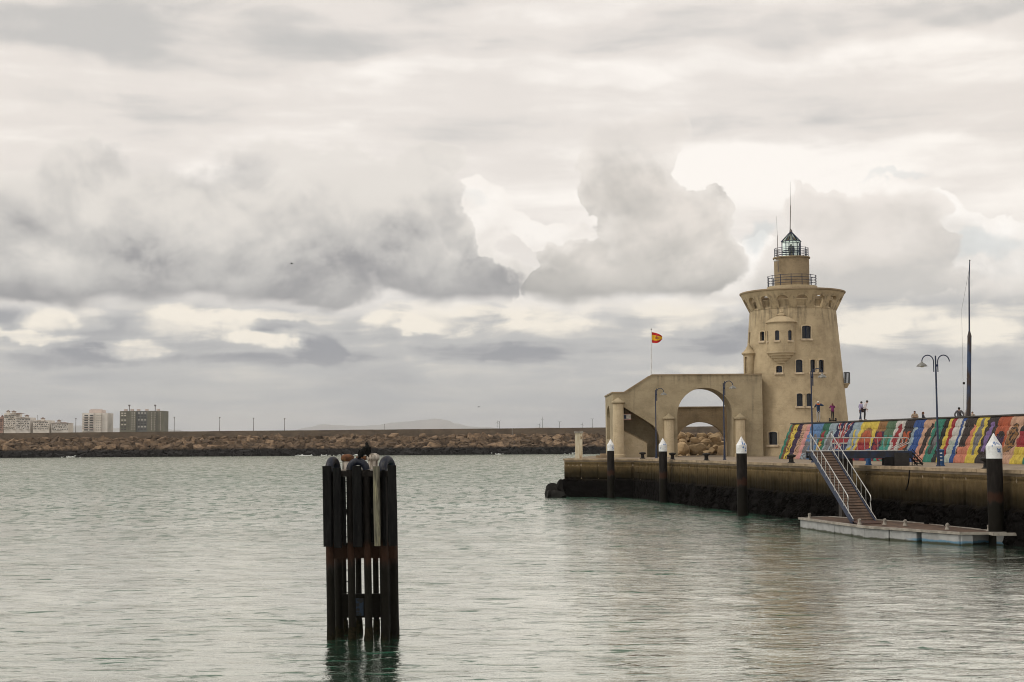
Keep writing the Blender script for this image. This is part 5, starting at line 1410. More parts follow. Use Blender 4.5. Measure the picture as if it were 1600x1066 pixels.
# ------------------------------------------------------------------ the two black birds
def bird(base, h, lean, face, label):
    """upright hunched cormorant; base = point under its feet"""
    bm = bmesh.new()
    o = MB()
    d = Vector((math.sin(face), -math.cos(face), 0)); up_ = (Vector((0, 0, 1)) + Vector((lean, 0, 0))).normalized()
    pts = [(-.30, .00, .02), (-.22, .10, .06), (-.12, .22, .14), (-.03, .36, .20), (.02, .50, .215), (.04, .63, .19), (.05, .73, .14), (.07, .81, .10), (.10, .88, .092), (.15, .925, .08), (.21, .92, .035), (.28, .90, .016), (.34, .875, .008)]
    body = MB().tube([Vector(base) + d * (a * h) + up_ * (b * h) for a, b, r in pts], [r * h * 1.12 for a, b, r in pts], 14).build('bird', M['feather'], None, 1, loc=base)
    tag(body, label, 'bird', 'black birds on the mooring dolphin')
    sd_ = Vector((d.y, -d.x, 0))
    for s in (-1, 1):
        c = Vector(base) + d * (-.06 * h) + up_ * (.42 * h) + sd_ * s * .17 * h
        Mx = Matrix((d, sd_, up_)).transposed() @ Matrix.Rotation(-.45, 3, 'Y')
        MB().ball(c, 1, 12, 8, (.14 * h, .06 * h, .34 * h), Mx).build('wing', M['feather'], body, 1)
        p = Vector(base) + sd_ * s * .05 * h
        MB().tube([p + up_ * .2 * h, p + d * .0 + up_ * .03 * h, p + d * .02 * h], [.02 * h, .014 * h, .014 * h], 6).tube([p + d * .09 * h + Vector((0, 0, .004)), p - d * .02 * h + Vector((0, 0, .004))], .009 * h, 5).build('leg', M['iron'], body)
    return body
ztop_ = arcc[8].z + .10
b1 = Vector((P(562.5, 715, DY).x, DY - .01, arcc[6].z + .085)); h1 = (715.5 - 696.5) * kd
bird(b1, h1 * 1.06, .30, R(150), 'black bird hunched on the bent tube, lower and left of its mate')
b2 = Vector((P(574.5, 717, DY + .75).x - .0, DY + .72, dzz(715, DY + .75))); 
bird(b2, (715 - 692.3) * (DY + .75) / F * 1.04, -.02, R(205), 'taller black bird standing upright behind the bent tube')
# gulls in the air
def gull(px, py, Y, w, label):
    c = P(px, py, Y); m = MB().tube([c + Vector((-.22 * w, 0, 0)), c, c + Vector((.2 * w, 0, .01 * w))], [.015 * w, .05 * w, .02 * w], 8)
    for s in (-1, 1):
        m.add([c + Vector((-.06 * w, s * .02, .02)), c + Vector((.08 * w, s * .02, .02)), c + Vector((.10 * w, s * .28 * w, .10 * w)), c + Vector((-.03 * w, s * .28 * w, .10 * w)), c + Vector((-.06 * w, s * .56 * w, .02 * w)), c + Vector((-.06 * w, s * .02, .0)), c + Vector((.08 * w, s * .02, .0)), c + Vector((.10 * w, s * .28 * w, .09 * w)), c + Vector((-.03 * w, s * .28 * w, .09 * w))],
              [(0, 1, 2, 3), (3, 2, 4), (5, 8, 7, 6), (8, 4, 7), (0, 3, 8, 5), (1, 6, 7, 2), (3, 4, 8), (2, 7, 4)])
    o = m.build('gull', M['gullfeather'], None, loc=c); tag(o, label, 'bird', 'distant gulls in flight')
gull(455.5, 412.3, 150, .9, 'tiny dark gull high in the grey cloud at left'); gull(748, 636, 260, 1.2, 'tiny pale gull low over the breakwater')
# ------------------------------------------------------------------ people
def skin(name, verts, edges, radii, mat, sub=1, root=0):
    me = bpy.data.meshes.new(name); me.from_pydata([tuple(v) for v in verts], edges, [])
    o = bpy.data.objects.new(name, me); COL.objects.link(o)
    m = o.modifiers.new('skin', 'SKIN'); m.use_smooth_shade = True
    for i, r in enumerate(radii):
        sv = me.skin_vertices[0].data[i]; sv.radius = (r, r) if not hasattr(r, '__len__') else r; sv.use_root = i == root
    s = o.modifiers.new('sub', 'SUBSURF'); s.levels = sub; s.render_levels = sub
    dg = bpy.context.evaluated_depsgraph_get(); nm = bpy.data.meshes.new_from_object(o.evaluated_get(dg)); nm.name = name
    o.modifiers.clear(); o.data = nm; nm.materials.clear(); nm.materials.append(mat)
    nm.polygons.foreach_set('use_smooth', [True] * len(nm.polygons)); return o
SK = mk('skin', (.42, .24, .16), (.34, .19, .13), 9, rough=.6)
def cloth(n, c): 
    return bpy.data.materials.get(n) or mk(n, c, tuple(x * .7 for x in c), 5, rough=.85, bump=.01)
def person(loc, H, face, label, top, legs, hair, hairlong=False, arms=('down', 'down'), stride=.0, coat=False, cap=None, shoes=(.02, .02, .02), lean=0.0, sit=False, collar=None, slim=1.0):
    """local frame: faces -Y, x to its left-hand side as seen from the front; built at the origin then turned"""
    h = H
    J = dict(pel=(0, 0, .53), wst=(0, .005, .62), chs=(0, 0, .74), nck=(0, .01, .83), nk2=(0, -.002, .86), hd=(0, -.008, .905), hd2=(0, -.004, .965))
    if lean:
        for k, f in (('wst', .1), ('chs', .5), ('nck', .9), ('nk2', 1.1), ('hd', 1.3), ('hd2', 1.4)):
            J[k] = (J[k][0], J[k][1] - lean * f * .2, J[k][2] - lean * f * .02)
    V = {k: Vector(v) * h for k, v in J.items()}
    def armpts(kind, s):
        sh = V['nck'] + Vector((s * .112, .0, -.025)) * h
        D = {'down': [(.135, .01, .64), (.14, -.03, .50)], 'hip': [(.19, .05, .655), (.115, -.05, .56)], 'face': [(.16, -.06, .70), (.07, -.10, .87)], 'facewide': [(.25, -.05, .77), (.10, -.10, .89)],
             'fold': [(.15, -.03, .66), (-.02, -.13, .70)], 'fwd': [(.14, -.07, .67), (.13, -.24, .64)], 'bag': [(.14, .02, .66), (.09, -.09, .60)]}[kind]
        el = Vector((s * D[0][0], D[0][1] - lean * .1, D[0][2])) * h; wr = Vector((s * D[1][0], D[1][1] - lean * .12, D[1][2])) * h
        return sh, el, wr
    vs = [V['pel'], V['wst'], V['chs'], V['nck'], V['nk2'], V['hd'], V['hd2']]
    rd = [(.075 * h * slim, .055 * h), (.066 * h * slim, .048 * h), (.082 * h * slim, .056 * h), (.05 * h, .04 * h), (.031 * h, .032 * h), (.046 * h, .054 * h), (.038 * h, .046 * h)]
    ed = [(0, 1), (1, 2), (2, 3), (3, 4), (4, 5), (5, 6)]
    def add(p, r, par): vs.append(Vector(p)); rd.append(r if hasattr(r, '__len__') else (r, r)); ed.append((par, len(vs) - 1)); return len(vs) - 1
    add(V['hd'] + Vector((0, -.056, -.006)) * h, .009 * h, 5)          # nose
    chain = {}
    for s, kind in ((-1, arms[0]), (1, arms[1])):
        sh, el, wr = armpts(kind, s)
        a = add(sh, .036 * h, 3); b = add(el, .025 * h, a); c = add(wr, .017 * h, b)
        d = (wr - el).normalized(); side = d.cross(Vector((0, 1, 0.2))).normalized()
        pm = add(wr + d * .045 * h, (.021 * h, .012 * h), c)
        for k in range(4):
            q = wr + d * .06 * h + side * (k - 1.5) * .0115 * h; L = (.034, .04, .037, .028)[k] * h
            f1 = add(q + d * L * .5, .0052 * h, pm); add(q + d * L * .95 + Vector((0, -.008, -.006)) * h, .0045 * h, f1)
        t1 = add(wr + d * .03 * h - side * .024 * h, .006 * h, c); add(wr + d * .052 * h - side * .032 * h, .0052 * h, t1)
        chain[s] = (sh, el, wr)
    lp = {}
    for s in (-1, 1):
        st = stride * s
        hip = V['pel'] + Vector((s * .045, 0, -.02)) * h
        if sit: kn = Vector((s * .06, -.25, .50)) * h; an = Vector((s * .06, -.26, .28)) * h
        else: kn = Vector((s * .05, -.01 - st * .07, .285)) * h; an = Vector((s * .052, .01 - st * .16, .045)) * h
        a = add(hip, .053 * h, 0); b = add(kn, .034 * h, a); c = add(an, .021 * h, b); e = add(an + Vector((0, -.085, -.024)) * h, (.019 * h, .014 * h), c)
        lp[s] = (hip, kn, an)
    body = skin('person', vs, ed, rd, SK); tag(body, label, 'person', 'people on the harbour wall')
    def part(n, v, e, r, m, root=0, sub=1):
        o = skin(n, v, e, r, m, sub, root); o.parent = body; return o
    # top garment with sleeves
    v = [V['pel'] + Vector((0, 0, .0 if not coat else -.09)) * h, V['wst'], V['chs'], V['nck'] + Vector((0, 0, .004)) * h]
    r = [(.098 * h * slim, .074 * h), (.086 * h * slim, .066 * h), (.098 * h * slim, .07 * h), (.058 * h, .048 * h)]; e = [(0, 1), (1, 2), (2, 3)]
    for s in (-1, 1):
        sh, el, wr = chain[s]; k = len(v); v += [sh, el, el.lerp(wr, .93)]; r += [.046 * h, .034 * h, .026 * h]; e += [(3, k), (k, k + 1), (k + 1, k + 2)]
    part('jacket' if coat else 'shirt', v, e, r, cloth(*top), 1)
    v = [V['pel'] + Vector((0, 0, .03)) * h]; r = [(.070 * h * slim, .060 * h)]; e = []
    for s in (-1, 1):
        hip, kn, an = lp[s]; k = len(v); v += [hip, kn, an + Vector((0, 0, .005)) * h]; r += [.052 * h, .041 * h, .033 * h]; e += [(0, k), (k, k + 1), (k + 1, k + 2)]
    part('trousers', v, e, r, cloth(*legs))
    sm_ = MB()
    for s in (-1, 1):
        an = lp[s][2]; sm_.ball(an + Vector((0, -.045, -.028)) * h, 1, 12, 6, (.028 * h, .075 * h, .022 * h))
    sh_o = sm_.build('shoes', cloth('shoe_%02x' % int(shoes[0] * 255), shoes), None, 1); sh_o.parent = body
    hm = MB(); hc = V['hd'] + Vector((0, .010, .022)) * h
    hm.ball(hc, 1, 14, 9, (.052 * h, .060 * h, .056 * h))
    if hairlong: hm.ball(hc + Vector((0, .028, -.05)) * h, 1, 12, 8, (.052 * h, .036 * h, .075 * h))
    ho = hm.build('hair', cloth(*hair), None, 1); ho.parent = body
    if cap:
        c_ = MB().ball(hc + Vector((0, 0, .012)) * h, 1, 14, 8, (.057 * h, .064 * h, .052 * h)).ball(hc + Vector((0, -.075, .012)) * h, 1, 10, 5, (.04 * h, .045 * h, .008 * h)).build('cap', cloth(*cap), None, 1); c_.parent = body
    if collar:
        c_ = MB().lathe([(.03 * h, -.012 * h), (.075 * h, -.022 * h), (.082 * h, .0), (.06 * h, .024 * h), (.036 * h, .02 * h)], V['nck'] + Vector((0, .008, .006)) * h, 18, closed=True).build('scarf', cloth(*collar), None, 1); c_.parent = body
    body.location = loc; body.rotation_euler.z = face
    return body
zc = DZ + MH + .1
def at_px(px, d=None, z=zc): 
    return crest(px, LEAN + .45 if d is None else d, z)
BR = ('brown_hair', (.07, .035, .018)); DK = ('dark_hair', (.018, .014, .012)); GY = ('grey_hair', (.16, .15, .14))
p = at_px(1279); kk = p.y / F
person(p, 33.2 * kk, R(172), 'person in blue jacket with orange scarf and white cap, arms raised, on the wall top', ('navy_jacket', (.012, .035, .085)), ('pale_trousers', (.40, .38, .35)), GY, arms=('facewide', 'face'), coat=True, cap=('white_cap', (.65, .67, .66)), collar=('orange_scarf', (.62, .10, .02)))
p = at_px(1301.3); kk = p.y / F
person(p + Vector((0, 0, .14)), 26.5 * kk, R(185), 'person with long brown hair in purple jacket on a two wheeled scooter', ('magenta_jacket', (.19, .018, .11)), ('black_trousers', (.012, .012, .014)), ('auburn_hair', (.11, .035, .02)), hairlong=True, arms=('face', 'face'), coat=True, slim=1.12)
sc = empty('two_wheeled_scooter', p, 'low black two wheeled standing scooter under the person in purple', 'scooter')
for s in (-1, 1): 
    w = MB().tube([p + Vector((s * .25 - .04, 0, .16)), p + Vector((s * .25 + .04, 0, .16))], .14, 20).build('wheel', M['black'], sc)
    MB().tube([p + Vector((s * .25 - .05, 0, .16)), p + Vector((s * .25 + .05, 0, .16))], .06, 12).build('hub', M['alum'], w)
MB().box(p + Vector((0, 0, .1)), (.52, .36, .07)).build('platform', M['black'], sc)
MB().tube([p + Vector((0, .15, .12)), p + Vector((0, .26, .95))], .02, 8).tube([p + Vector((-.2, .26, .95)), p + Vector((.2, .26, .95))], .018, 8).build('handlebar', M['black'], sc)
p = at_px(1344.6); kk = p.y / F
pa = person(p, 30.8 * kk, R(110), 'person in lilac shirt and jeans carrying a dark shoulder bag beside the man in white', ('lilac_shirt', (.33, .30, .46)), ('blue_jeans', (.03, .045, .09)), DK, arms=('bag', 'bag'), stride=.5, slim=.9, lean=.3)
hb = MB().ball(p + Vector((.17, -.12, .86)), 1, 10, 8, (.13, .08, .24)).build('shoulder_bag', cloth('dark_bag', (.03, .012, .016)), None, 1, loc=p + Vector((.17, -.12, .86))); tag(hb, 'dark bag hanging at the hip of the person in lilac', 'bag')
p = at_px(1351.2, LEAN + .2); kk = p.y / F
person(p, 32.2 * kk, R(82), 'man in white shirt and black trousers looking down, right of the person in lilac', ('white_shirt', (.58, .53, .54)), ('black_trousers', (.012, .012, .014)), ('greying_hair', (.07, .055, .045)), arms=('down', 'hip'), lean=.5)
zl2 = DZ + MH - .82
p = at_px(1430, 5.2, zl2); kk = p.y / F
person(p, 1.66, R(-10), 'person in beige top with folded arms, left of the pair behind the wall', ('beige_top', (.35, .27, .19)), ('dark_trousers', (.03, .022, .02)), ('auburn_dark', (.06, .02, .012)), arms=('fold', 'fold'))
p = at_px(1443.2, 5.2, zl2)
person(p, 1.56, R(75), 'person in dark jacket with brown hair holding one arm forward behind the wall', ('charcoal_jacket', (.035, .038, .05)), ('dark_trousers', (.03, .022, .02)), ('chestnut_hair', (.12, .055, .03)), hairlong=True, arms=('fwd', 'bag'), coat=True)
p = at_px(1499.5, 4.6, zl2)
pb2 = person(p, 1.74, R(165), 'person in grey jacket with a dark strap across the back, left of the mast', ('grey_jacket', (.12, .12, .13)), ('dark_trousers', (.03, .022, .02)), DK, arms=('hip', 'hip'), coat=True, slim=1.1)
a = p + Vector((-.18, -.17, 1.42)); b = p + Vector((.22, -.15, .98))
hb = MB().tube([a, a.lerp(b, .5) + Vector((0, -.06, 0)), b], .025, 6).build('bag_strap', cloth('dark_bag', (.03, .012, .016)), None); hb.parent = pb2; hb.matrix_parent_inverse = (Matrix.Translation(pb2.location) @ Matrix.Rotation(pb2.rotation_euler.z, 4, 'Z')).inverted()
p = at_px(1508.2, 4.9, zl2)
person(p, 1.80, R(60), 'person in white and dark clothes half hidden just left of the mast', ('off_white_shirt', (.42, .40, .40)), ('dark_trousers', (.03, .022, .02)), DK, arms=('bag', 'bag'), lean=.6)
p = at_px(1518.6, 4.7, zl2)
person(p, 1.42, R(150), 'stooping person in cream top just right of the mast', ('cream_top', (.36, .31, .25)), ('dark_trousers', (.03, .022, .02)), ('sandy_hair', (.20, .14, .09)), arms=('hip', 'down'), lean=.9)
# ------------------------------------------------------------------ far shore
def flatland():
    pts = [(-2500, 1250), (-150, 1300), (-150, 2600), (6000, 5200), (7000, 13400), (-7000, 13400), (-6000, 1250)]
    MB().prism(pts, -3, 1.8, 'z').build('far_shore', M['land'], None).update_tag(); tag(bpy.data.objects['far_shore'], kind='structure')
flatland()
def hills(name, Y, pts, depth, seed):
    r = random.Random(seed); n = len(pts); vs = []; xs = []
    res = []
    for (a, b) in zip(pts, pts[1:]):
        k = max(2, int(abs(b[0] - a[0]) / 4))
        for i in range(k): f = i / k; f2 = f * f * (3 - 2 * f); res.append((a[0] + (b[0] - a[0]) * f, a[1] + (b[1] - a[1]) * f2 - r.uniform(0, .5)))
    res.append(pts[-1]); rows = 7
    for j in range(rows):
        t_ = j / (rows - 1)
        for px, py in res:
            q = P(px, py, Y + 0 * t_); hgt = max(1.0, q.z); prof = math.sin(PI * min(1, t_ * 1.0)) ** .8 if 0 < t_ < 1 else 0
            vs.append((q.x + r.uniform(-8, 8), Y + (t_ - .5) * depth, 1.0 + (hgt) * prof))
    L = len(res); m = MB(); m.v = vs; m.f = [(j * L + i, j * L + i + 1, (j + 1) * L + i + 1, (j + 1) * L + i) for j in range(rows - 1) for i in range(L - 1)]; m.m = [0] * len(m.f)
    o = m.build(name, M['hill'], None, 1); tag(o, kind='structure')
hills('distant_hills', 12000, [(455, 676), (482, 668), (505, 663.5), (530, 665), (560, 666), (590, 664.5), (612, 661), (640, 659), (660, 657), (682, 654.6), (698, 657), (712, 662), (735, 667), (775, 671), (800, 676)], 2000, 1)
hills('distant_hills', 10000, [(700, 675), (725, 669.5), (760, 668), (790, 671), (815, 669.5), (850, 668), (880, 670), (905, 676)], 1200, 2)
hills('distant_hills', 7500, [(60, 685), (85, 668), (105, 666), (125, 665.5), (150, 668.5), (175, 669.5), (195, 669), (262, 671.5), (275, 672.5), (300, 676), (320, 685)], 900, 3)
# ---- apartment blocks
TYB = 1500.0
def bx(px): return P(px, 660, TYB).x
def bz(px, py): return P(px, py, TYB).z
kb = mpp(TYB)
def tower_block(px0, px1, ptop, depth, mat, name, label, cols, rows, wmat, panel=None, balcony=None, pent=None, winw=.5):
    x0, x1 = bx(px0), bx(px1); zt = bz((px0 + px1) / 2, ptop)
    r = empty(name, ((x0 + x1) / 2, TYB + depth / 2, 1.8), label, 'building', 'far apartment blocks')
    m = MB()
    if panel:
        for a, b, mt, dy in panel: MB().box(((bx(a) + bx(b)) / 2, TYB + depth / 2 - dy / 2, (zt + 1.8) / 2), (bx(b) - bx(a) - .05, depth + dy, zt - 1.8)).build('wall', mt, r)
    else: MB().box(((x0 + x1) / 2, TYB + depth / 2, (zt + 1.8) / 2), (x1 - x0, depth, zt - 1.8)).build('wall', mat, r)
    return r, x0, x1, zt
def windows(r, pxs, pys, w, h, mat, dy=-.12, name='window', d=.3):
    for px in pxs:
        for py in pys:
            MB().box((bx(px), TYB + dy, bz(px, py)), (w * kb, d, h * kb)).build(name, mat, r)
# white tower
r, x0, x1, zt = tower_block(129, 165.5, 645.5, 24, M['bldg_cream'], 'apartment_tower', 'pale high rise block with pinkish roof storey standing alone beside the olive block', 0, 0, None,
    panel=[(129, 147, M['bldg_cream'], 1.2), (147, 157.5, M['bldg_white'], 0), (157.5, 167, M['bldg_cream'], -2)])
MB().box(((bx(137) + bx(157)) / 2, TYB + 12, zt + 1.6), (bx(157) - bx(137), 14, 3.3)).build('roof_storey', M['bldg_pink'], r)
for k in range(6): MB().box((bx(139 + k * 3.2), TYB + 8, zt + 3.8), (1.2, 2, 1.4)).build('chimney', M['bldg_pink'], r)
for k in range(7):
    py = 649.5 + k * 3.75
    windows(r, (135.2, 143.4), (py,), 5.6, 1.7, M['winglass'], -1.3)
    windows(r, (151.5, 154.5, 157.6), (py,), .9, 1.1, M['winglass'], -.1)
    MB().box(((bx(129.5) + bx(146.8)) / 2, TYB - 1.6, bz(138, py + 1.45)), (bx(146.8) - bx(129.5), 1.3, .8 * kb)).build('balcony', M['bldg_pink'] if k % 2 else M['bldg_cream'], r)
# olive block
r, x0, x1, zt = tower_block(187, 255, 642.3, 22, None, 'apartment_block', 'wide olive and grey panelled high rise with two roof masts', 0, 0, None,
    panel=[(187, 199.5, M['bldg_olive'], 0), (199.5, 212.5, M['bldg_olive'], 1.2), (212.5, 230.5, M['bldg_grey'], -1.0), (230.5, 243, M['bldg_olive'], 1.2), (243, 255.3, M['bldg_olive'], 0)])
for k in range(8):
    py = 645.5 + k * 3.6
    windows(r, (206.8, 210.2), (py,), .9, 1.5, M['bldg_white'], -1.3); windows(r, (237.5, 242.3 - 4.8 + 5.2, 251.5), (py,), .9, 1.5, M['bldg_white'], -1.3)
    windows(r, (191, 195.5), (py + .3,), 2.6, 1.4, M['bldg_white'] if k in (0, 1, 3, 5) else M['winglass'], -.12)
    windows(r, (216.5, 221.5, 226.5), (py,), 2.6, 1.5, M['winglass'] if (k % 3) else M['bldg_cream'], .9)
    windows(r, (202, 246), (py,), .8, 1.8, M['winglass'], -1.3 if True else 0)
for px in (194, 204, 214, 227, 245): MB().box((bx(px), TYB + 6, zt + 1.0), (4.2 * kb, 4, 2.2)).build('roof_hut', M['bldg_pink'], r)
for px in (199.8, 240.4):
    MB().tube([(bx(px), TYB + 5, zt), (bx(px), TYB + 5, bz(px, 633))], .42, 6).box((bx(px), TYB + 5, bz(px, 633.5)), (1.9, 1.0, 1.6)).build('roof_mast', M['pole'], r)
# stepped white apartments with turret roofs
def gabled(px0, px1, py, mat, label, turrets, wr, roofs, grp='far apartment blocks'):
    x0, x1 = bx(px0), bx(px1); zt = bz((px0 + px1) / 2, py); D = 18
    r = empty('apartment_house', ((x0 + x1) / 2, TYB + 9, 1.8), label, 'building', grp)
    MB().box(((x0 + x1) / 2, TYB + D / 2, (zt + 1.8) / 2), (x1 - x0, D, zt - 1.8)).build('wall', mat, r)
    for a, b, p_, ht in roofs:
        xa_, xb_ = bx(a), bx(b); z = bz((a + b) / 2, p_); 
        MB().add([(xa_ - .8, TYB - 1.0, z), (xb_ + .8, TYB - 1.0, z), (xb_ + .8, TYB + 12, z), (xa_ - .8, TYB + 12, z), (xa_ + (xb_ - xa_) * .25, TYB + 5, z + ht * kb), (xb_ - (xb_ - xa_) * .25, TYB + 5, z + ht * kb)], [(0, 1, 5, 4), (1, 2, 5), (2, 3, 4, 5), (3, 0, 4), (3, 2, 1, 0)]).build('roof', M['rooftile'], r)
        if z > zt + .2: MB().box(((xa_ + xb_) / 2, TYB + 5.5, (z + zt) / 2), (xb_ - xa_ - .6, 9, z - zt + .02)).build('upper_wall', mat, r)
    for px, p_, w in turrets:
        z = bz(px, p_); MB().box((bx(px), TYB + 4, z - 1.6 * kb), (w * .7 * kb, w * .7 * kb, 3.3 * kb)).build('turret', mat, r)
        MB().lathe([(w * .72 * kb, z), (w * .3 * kb, z + 1.2 * kb), (.1, z + 2.2 * kb)], (bx(px), TYB + 4, 0), 4, R(45), R(45) + 2 * PI).build('turret_roof', M['rooftile'], r)
    rr_ = random.Random(int(px0))
    nrow = int((674 - py - 2) / 3.3)
    for k in range(max(1, nrow)):
        yy = py + 3.2 + k * 3.3; px = px0 + 1.6
        while px < px1 - 1:
            w = rr_.uniform(.7, 1.5)
            MB().box((bx(px), TYB - .1, bz(px, yy + rr_.uniform(-.4, .4))), (w * kb, .3, rr_.uniform(1.0, 1.7) * kb)).build('window', M['winglass'], r)
            if rr_.random() < .28: MB().box((bx(px), TYB - .8, bz(px, yy + 1.2)), (2.6 * kb, 1.5, .7 * kb)).build('balcony', mat, r)
            px += rr_.uniform(1.9, 3.1)
    return r
gabled(-6, 5.2, 652, M['bldg_red'], 'terracotta and white apartment house cut by the left picture edge', [(1.5, 650.5, 4)], 0, [(-6, 3, 656, 1.6)])
gabled(6, 25, 646, M['bldg_white'], 'tallest white apartment house with two brown turret roofs, far left', [(10.5, 643, 6), (19.3, 643.5, 7)], 0, [(9, 20, 650.2, 2.2), (17, 33, 646.5, 1.4)])
gabled(25, 47, 652.5, M['bldg_cream'], 'white apartment house with one turret right of the tallest one', [(40, 650, 7)], 0, [(25.5, 45.5, 653.5, 1.7)])
gabled(51.5, 77, 657, M['bldg_white'], 'white apartment house with a low brown roof and middle turret, third of the row', [(65, 654.2, 6.5)], 0, [(52, 71.5, 658, 1.7)])
gabled(80.5, 106.5, 661, M['bldg_cream'], 'lowest white apartment house at the right end of the row', [(90.5, 657.8, 6.5)], 0, [(81, 106, 661.5, 1.7)])
# ---- tall thin light masts and turbines beyond the breakwater
def fmast(px, pt, Y, label, w=1.0, head=2.6):
    b = P(px, 690, Y); zt = P(px, pt, Y).z; k = mpp(Y)
    r = empty('light_mast', (b.x, Y, 1.8), label, 'light mast', 'thin light masts beyond the breakwater')
    MB().tube([(b.x, Y, 1.5), (b.x, Y, zt)], [.62 * k * w, .36 * k * w], 8).build('pole', M['pole'], r)
    MB().box((b.x, Y, zt), (head * k, .6, .8 * k)).box((b.x, Y, zt - 1.3 * k), (head * .6 * k, .5, .5 * k)).build('lamp_head', M['pole'], r)
for px, pt, lab in ((118, 654, 'thin mast between the white houses and the pale tower'), (272, 652, 'thin mast just right of the olive block'), (343, 652.5, 'thin far light mast, first of the three over open wall'), (396, 653.5, 'thin far light mast, middle of the three over open wall'), (444.5, 654, 'thin far light mast, third of the three over open wall')):
    fmast(px, pt, 1500, lab)
fmast(601, 663, 1800, 'short faint mast over the breakwater near the pale hills', .6, 1.2); fmast(58, 649, 1600, 'thin aerial behind the white apartment houses', .5, .6)
def turbine(px, pt, Y, rot, label, bl=5.5):
    b = P(px, 690, Y); zt = P(px, pt, Y).z; k = mpp(Y)
    r = empty('wind_turbine', (b.x, Y, 1.8), label, 'wind turbine', 'wind turbines on the far shore')
    MB().tube([(b.x, Y, 1.5), (b.x, Y, zt)], [.5 * k, .3 * k], 8).build('tower', M['bldg_grey'], r)
    MB().box((b.x, Y + 2, zt), (.7 * k, 8, .7 * k)).build('nacelle', M['bldg_grey'], r)
    for i in range(3):
        a = R(rot + 120 * i); MB().tube([(b.x, Y - 3, zt), (b.x + bl * k * math.sin(a), Y - 3, zt + bl * k * math.cos(a))], [.28 * k, .08 * k], 6).build('blade', M['bldg_grey'], r)
for px, pt, rot, lab in ((777, 660.5, 10, 'faint wind turbine left of a close pair'), (780.5, 659, 40, 'faint wind turbine right of a close pair'), (843.5, 663, 25, 'low faint wind turbine beside the tallest one'), (847.8, 654.5, 0, 'tallest faint wind turbine over the breakwater'), (874.5, 659.5, 70, 'faint wind turbine right of the tallest one'), (910, 663, 15, 'small faint wind turbine left of the white post'), (925.8, 655, 55, 'faint wind turbine nearest the arcade corner')):
    turbine(px, pt, 4000, rot, lab, 3.4)
# ---- air
hz_ = MB().box((0, 0, 128), (29000, 29000, 264)) 
hm_ = bpy.data.materials.new('sea_haze'); hm_.use_nodes = True; hn = hm_.node_tree; hn.nodes.clear()
pv = hn.nodes.new('ShaderNodeVolumePrincipled'); pv.inputs['Color'].default_value = (.96, .965, .98, 1); pv.inputs['Density'].default_value = .00005; pv.inputs['Anisotropy'].default_value = .0
ou = hn.nodes.new('ShaderNodeOutputMaterial'); hn.links.new(pv.outputs[0], ou.inputs['Volume'])
ho = hz_.build('haze', hm_, None); tag(ho, 'thin pale sea haze filling the air', 'haze', kind='stuff')
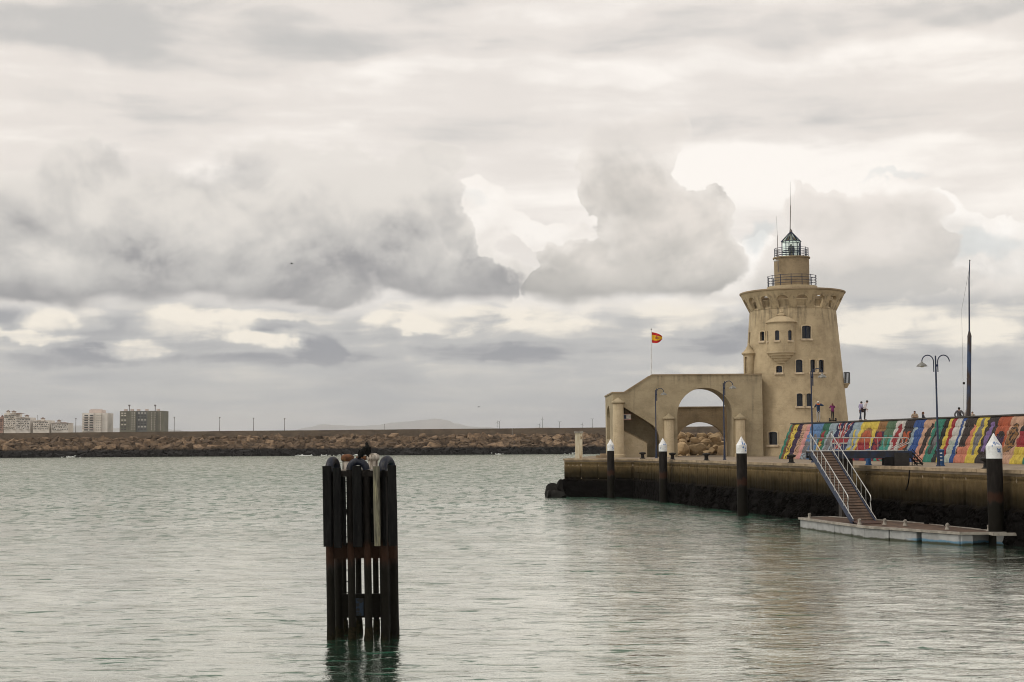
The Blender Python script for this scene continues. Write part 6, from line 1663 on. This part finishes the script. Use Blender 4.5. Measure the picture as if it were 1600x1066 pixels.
# ------------------------------------------------------------------ water
def water():
    rs = [1.5]
    while rs[-1] < 20: rs.append(rs[-1] * 1.15)
    r = 22.0
    while r < 760:
        rs.append(r); r += max(.07, r * r / (CAMZ * 1422) * .62)
    while r < 14000: rs.append(r); r *= 1.12
    rs = np.array(rs)
    fine = np.linspace(R(-27), R(27), 620)
    co = np.concatenate([np.linspace(R(-180), R(-27), 50)[:-1], fine, np.linspace(R(27), R(180), 50)[1:]])
    RR, AA = np.meshgrid(rs, co, indexing='ij')
    X = RR * np.sin(AA); Y = RR * np.cos(AA)
    rng = np.random.default_rng(3)
    Z = np.zeros_like(X)
    dr = np.gradient(rs)[:, None]
    rough = .35 + .65 * smoothstep(75, 190, Y)
    for i in range(64):
        lam = 0.55 * (1.062 ** i)               # .55 .. 25 m
        th = rng.normal(R(75), R(30)); k = 2 * PI / lam
        slope = .05 * (lam / 1.4) ** (-.4) if lam < 4 else .017 * (4 / lam) ** .7
        amp = slope / k * rng.uniform(.5, 1.3) * .5
        vis = smoothstep(1.4, 3.0, lam / np.maximum(dr, .05))
        ph = rng.uniform(0, 2 * PI)
        kx, ky = k * math.cos(th), k * math.sin(th)
        wob = .9 * np.sin(X / (lam * 5.3) + ph * 3 + i) + .7 * np.sin(Y / (lam * 7.1) + i * 1.7)
        grp = .35 + .65 * np.clip(.5 + .5 * np.sin(X * .9 / (lam * 3.1) + i * 2.1 + wob) + .5 * np.sin(Y / (lam * 4.3) + i), 0, 1.4)
        s = np.sin(kx * X + ky * Y + ph + wob)
        Z += amp * vis * grp * (s + .35 * (s * s))
    Z *= rough * (RR < 900)
    n1, n2 = X.shape
    me = bpy.data.meshes.new('water')
    me.vertices.add(n1 * n2)
    me.vertices.foreach_set('co', np.stack([X, Y, Z], -1).astype(np.float32).ravel())
    idx = np.arange(n1 * n2).reshape(n1, n2)
    q = np.stack([idx[:-1, :-1], idx[1:, :-1], idx[1:, 1:], idx[:-1, 1:]], -1).reshape(-1, 4)[:, ::-1]
    nf = len(q)
    me.loops.add(nf * 4); me.loops.foreach_set('vertex_index', q.ravel().astype(np.int32))
    me.polygons.add(nf); me.polygons.foreach_set('loop_start', np.arange(0, nf * 4, 4, dtype=np.int32)); me.polygons.foreach_set('loop_total', np.full(nf, 4, np.int32))
    me.polygons.foreach_set('use_smooth', np.ones(nf, bool))
    me.update(); me.validate()
    m, t, b = material('sea_water')
    nt = m.node_tree; nt.nodes.remove(b); out = nt.nodes['Material Output']
    pos = t.n('ShaderNodeNewGeometry').outputs['Position']
    px_, py_, pz_ = t.xyz(pos)
    ro = t.ss(py_, 38, 170, .34, 1.0)
    patch = t.ss(t.noise(t.scale(pos, (.6, 1, 1)), .05, 3, .55, .5), .35, .65, .55, 1.25)
    ro = t.m('MULTIPLY', ro, patch)
    fl = t.noise(t.scale(pos, (.32, 1, 1)), 1.9, 3, .55, .3)
    thr = t.ss(py_, 60, 220, .555, .47)
    h1 = t.m('MULTIPLY', t.ss(fl, thr, t.m('ADD', thr, .11)), .12)
    h2 = t.m('MULTIPLY', t.noise(t.scale(pos, (.55, 1, 1)), 3.6, 4, .6, .5), .085)
    h3 = t.m('MULTIPLY', t.noise(t.scale(pos, (.5, 1, 1)), 15.0, 2, .5), .017)
    hh = t.m('MULTIPLY', t.m('ADD', h1, t.m('ADD', h2, h3)), ro)
    bn = t.n('ShaderNodeBump'); bn.inputs['Strength'].default_value = 1; bn.inputs['Distance'].default_value = 1.0
    t.L(hh, bn.inputs['Height'])
    geo = t.n('ShaderNodeNewGeometry')
    dt = t.n('ShaderNodeVectorMath', operation='DOT_PRODUCT'); t.L(bn.outputs[0], dt.inputs[0]); t.L(geo.outputs['Incoming'], dt.inputs[1])
    dv = t.m('MAXIMUM', dt.outputs['Value'], 0.0)
    fac = t.m('MULTIPLY', t.m('POWER', t.m('SUBTRACT', 1.0, dv, clamp=True), 2.4), 1.34, clamp=True)
    # wind-ruffled patches: dimmer reflection of steeper wavelets painted into the mirror share by noise
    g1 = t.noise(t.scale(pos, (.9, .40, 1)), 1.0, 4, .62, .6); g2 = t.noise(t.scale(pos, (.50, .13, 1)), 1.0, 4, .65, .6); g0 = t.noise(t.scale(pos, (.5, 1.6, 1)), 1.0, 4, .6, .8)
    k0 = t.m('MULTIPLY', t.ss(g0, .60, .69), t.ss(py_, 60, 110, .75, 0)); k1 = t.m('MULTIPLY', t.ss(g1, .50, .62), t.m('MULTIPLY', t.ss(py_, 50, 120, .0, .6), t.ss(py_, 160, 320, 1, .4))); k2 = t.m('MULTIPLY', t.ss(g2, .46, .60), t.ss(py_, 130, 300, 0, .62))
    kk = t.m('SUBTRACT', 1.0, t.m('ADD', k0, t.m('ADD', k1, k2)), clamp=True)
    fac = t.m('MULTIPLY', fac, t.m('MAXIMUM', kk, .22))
    df = t.n('ShaderNodeBsdfDiffuse'); gl = t.n('ShaderNodeBsdfAnisotropic')
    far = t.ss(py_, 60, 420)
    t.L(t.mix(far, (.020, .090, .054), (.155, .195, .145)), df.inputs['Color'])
    gl.inputs['Color'].default_value = (1.0, 1.0, .94, 1); gl.inputs['Roughness'].default_value = .11
    t.L(bn.outputs[0], gl.inputs['Normal'])
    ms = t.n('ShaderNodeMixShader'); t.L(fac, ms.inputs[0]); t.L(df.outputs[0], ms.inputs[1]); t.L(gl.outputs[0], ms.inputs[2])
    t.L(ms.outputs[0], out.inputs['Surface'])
    me.materials.append(m)
    o = bpy.data.objects.new('water', me); COL.objects.link(o); tag(o, kind='structure')
    return o
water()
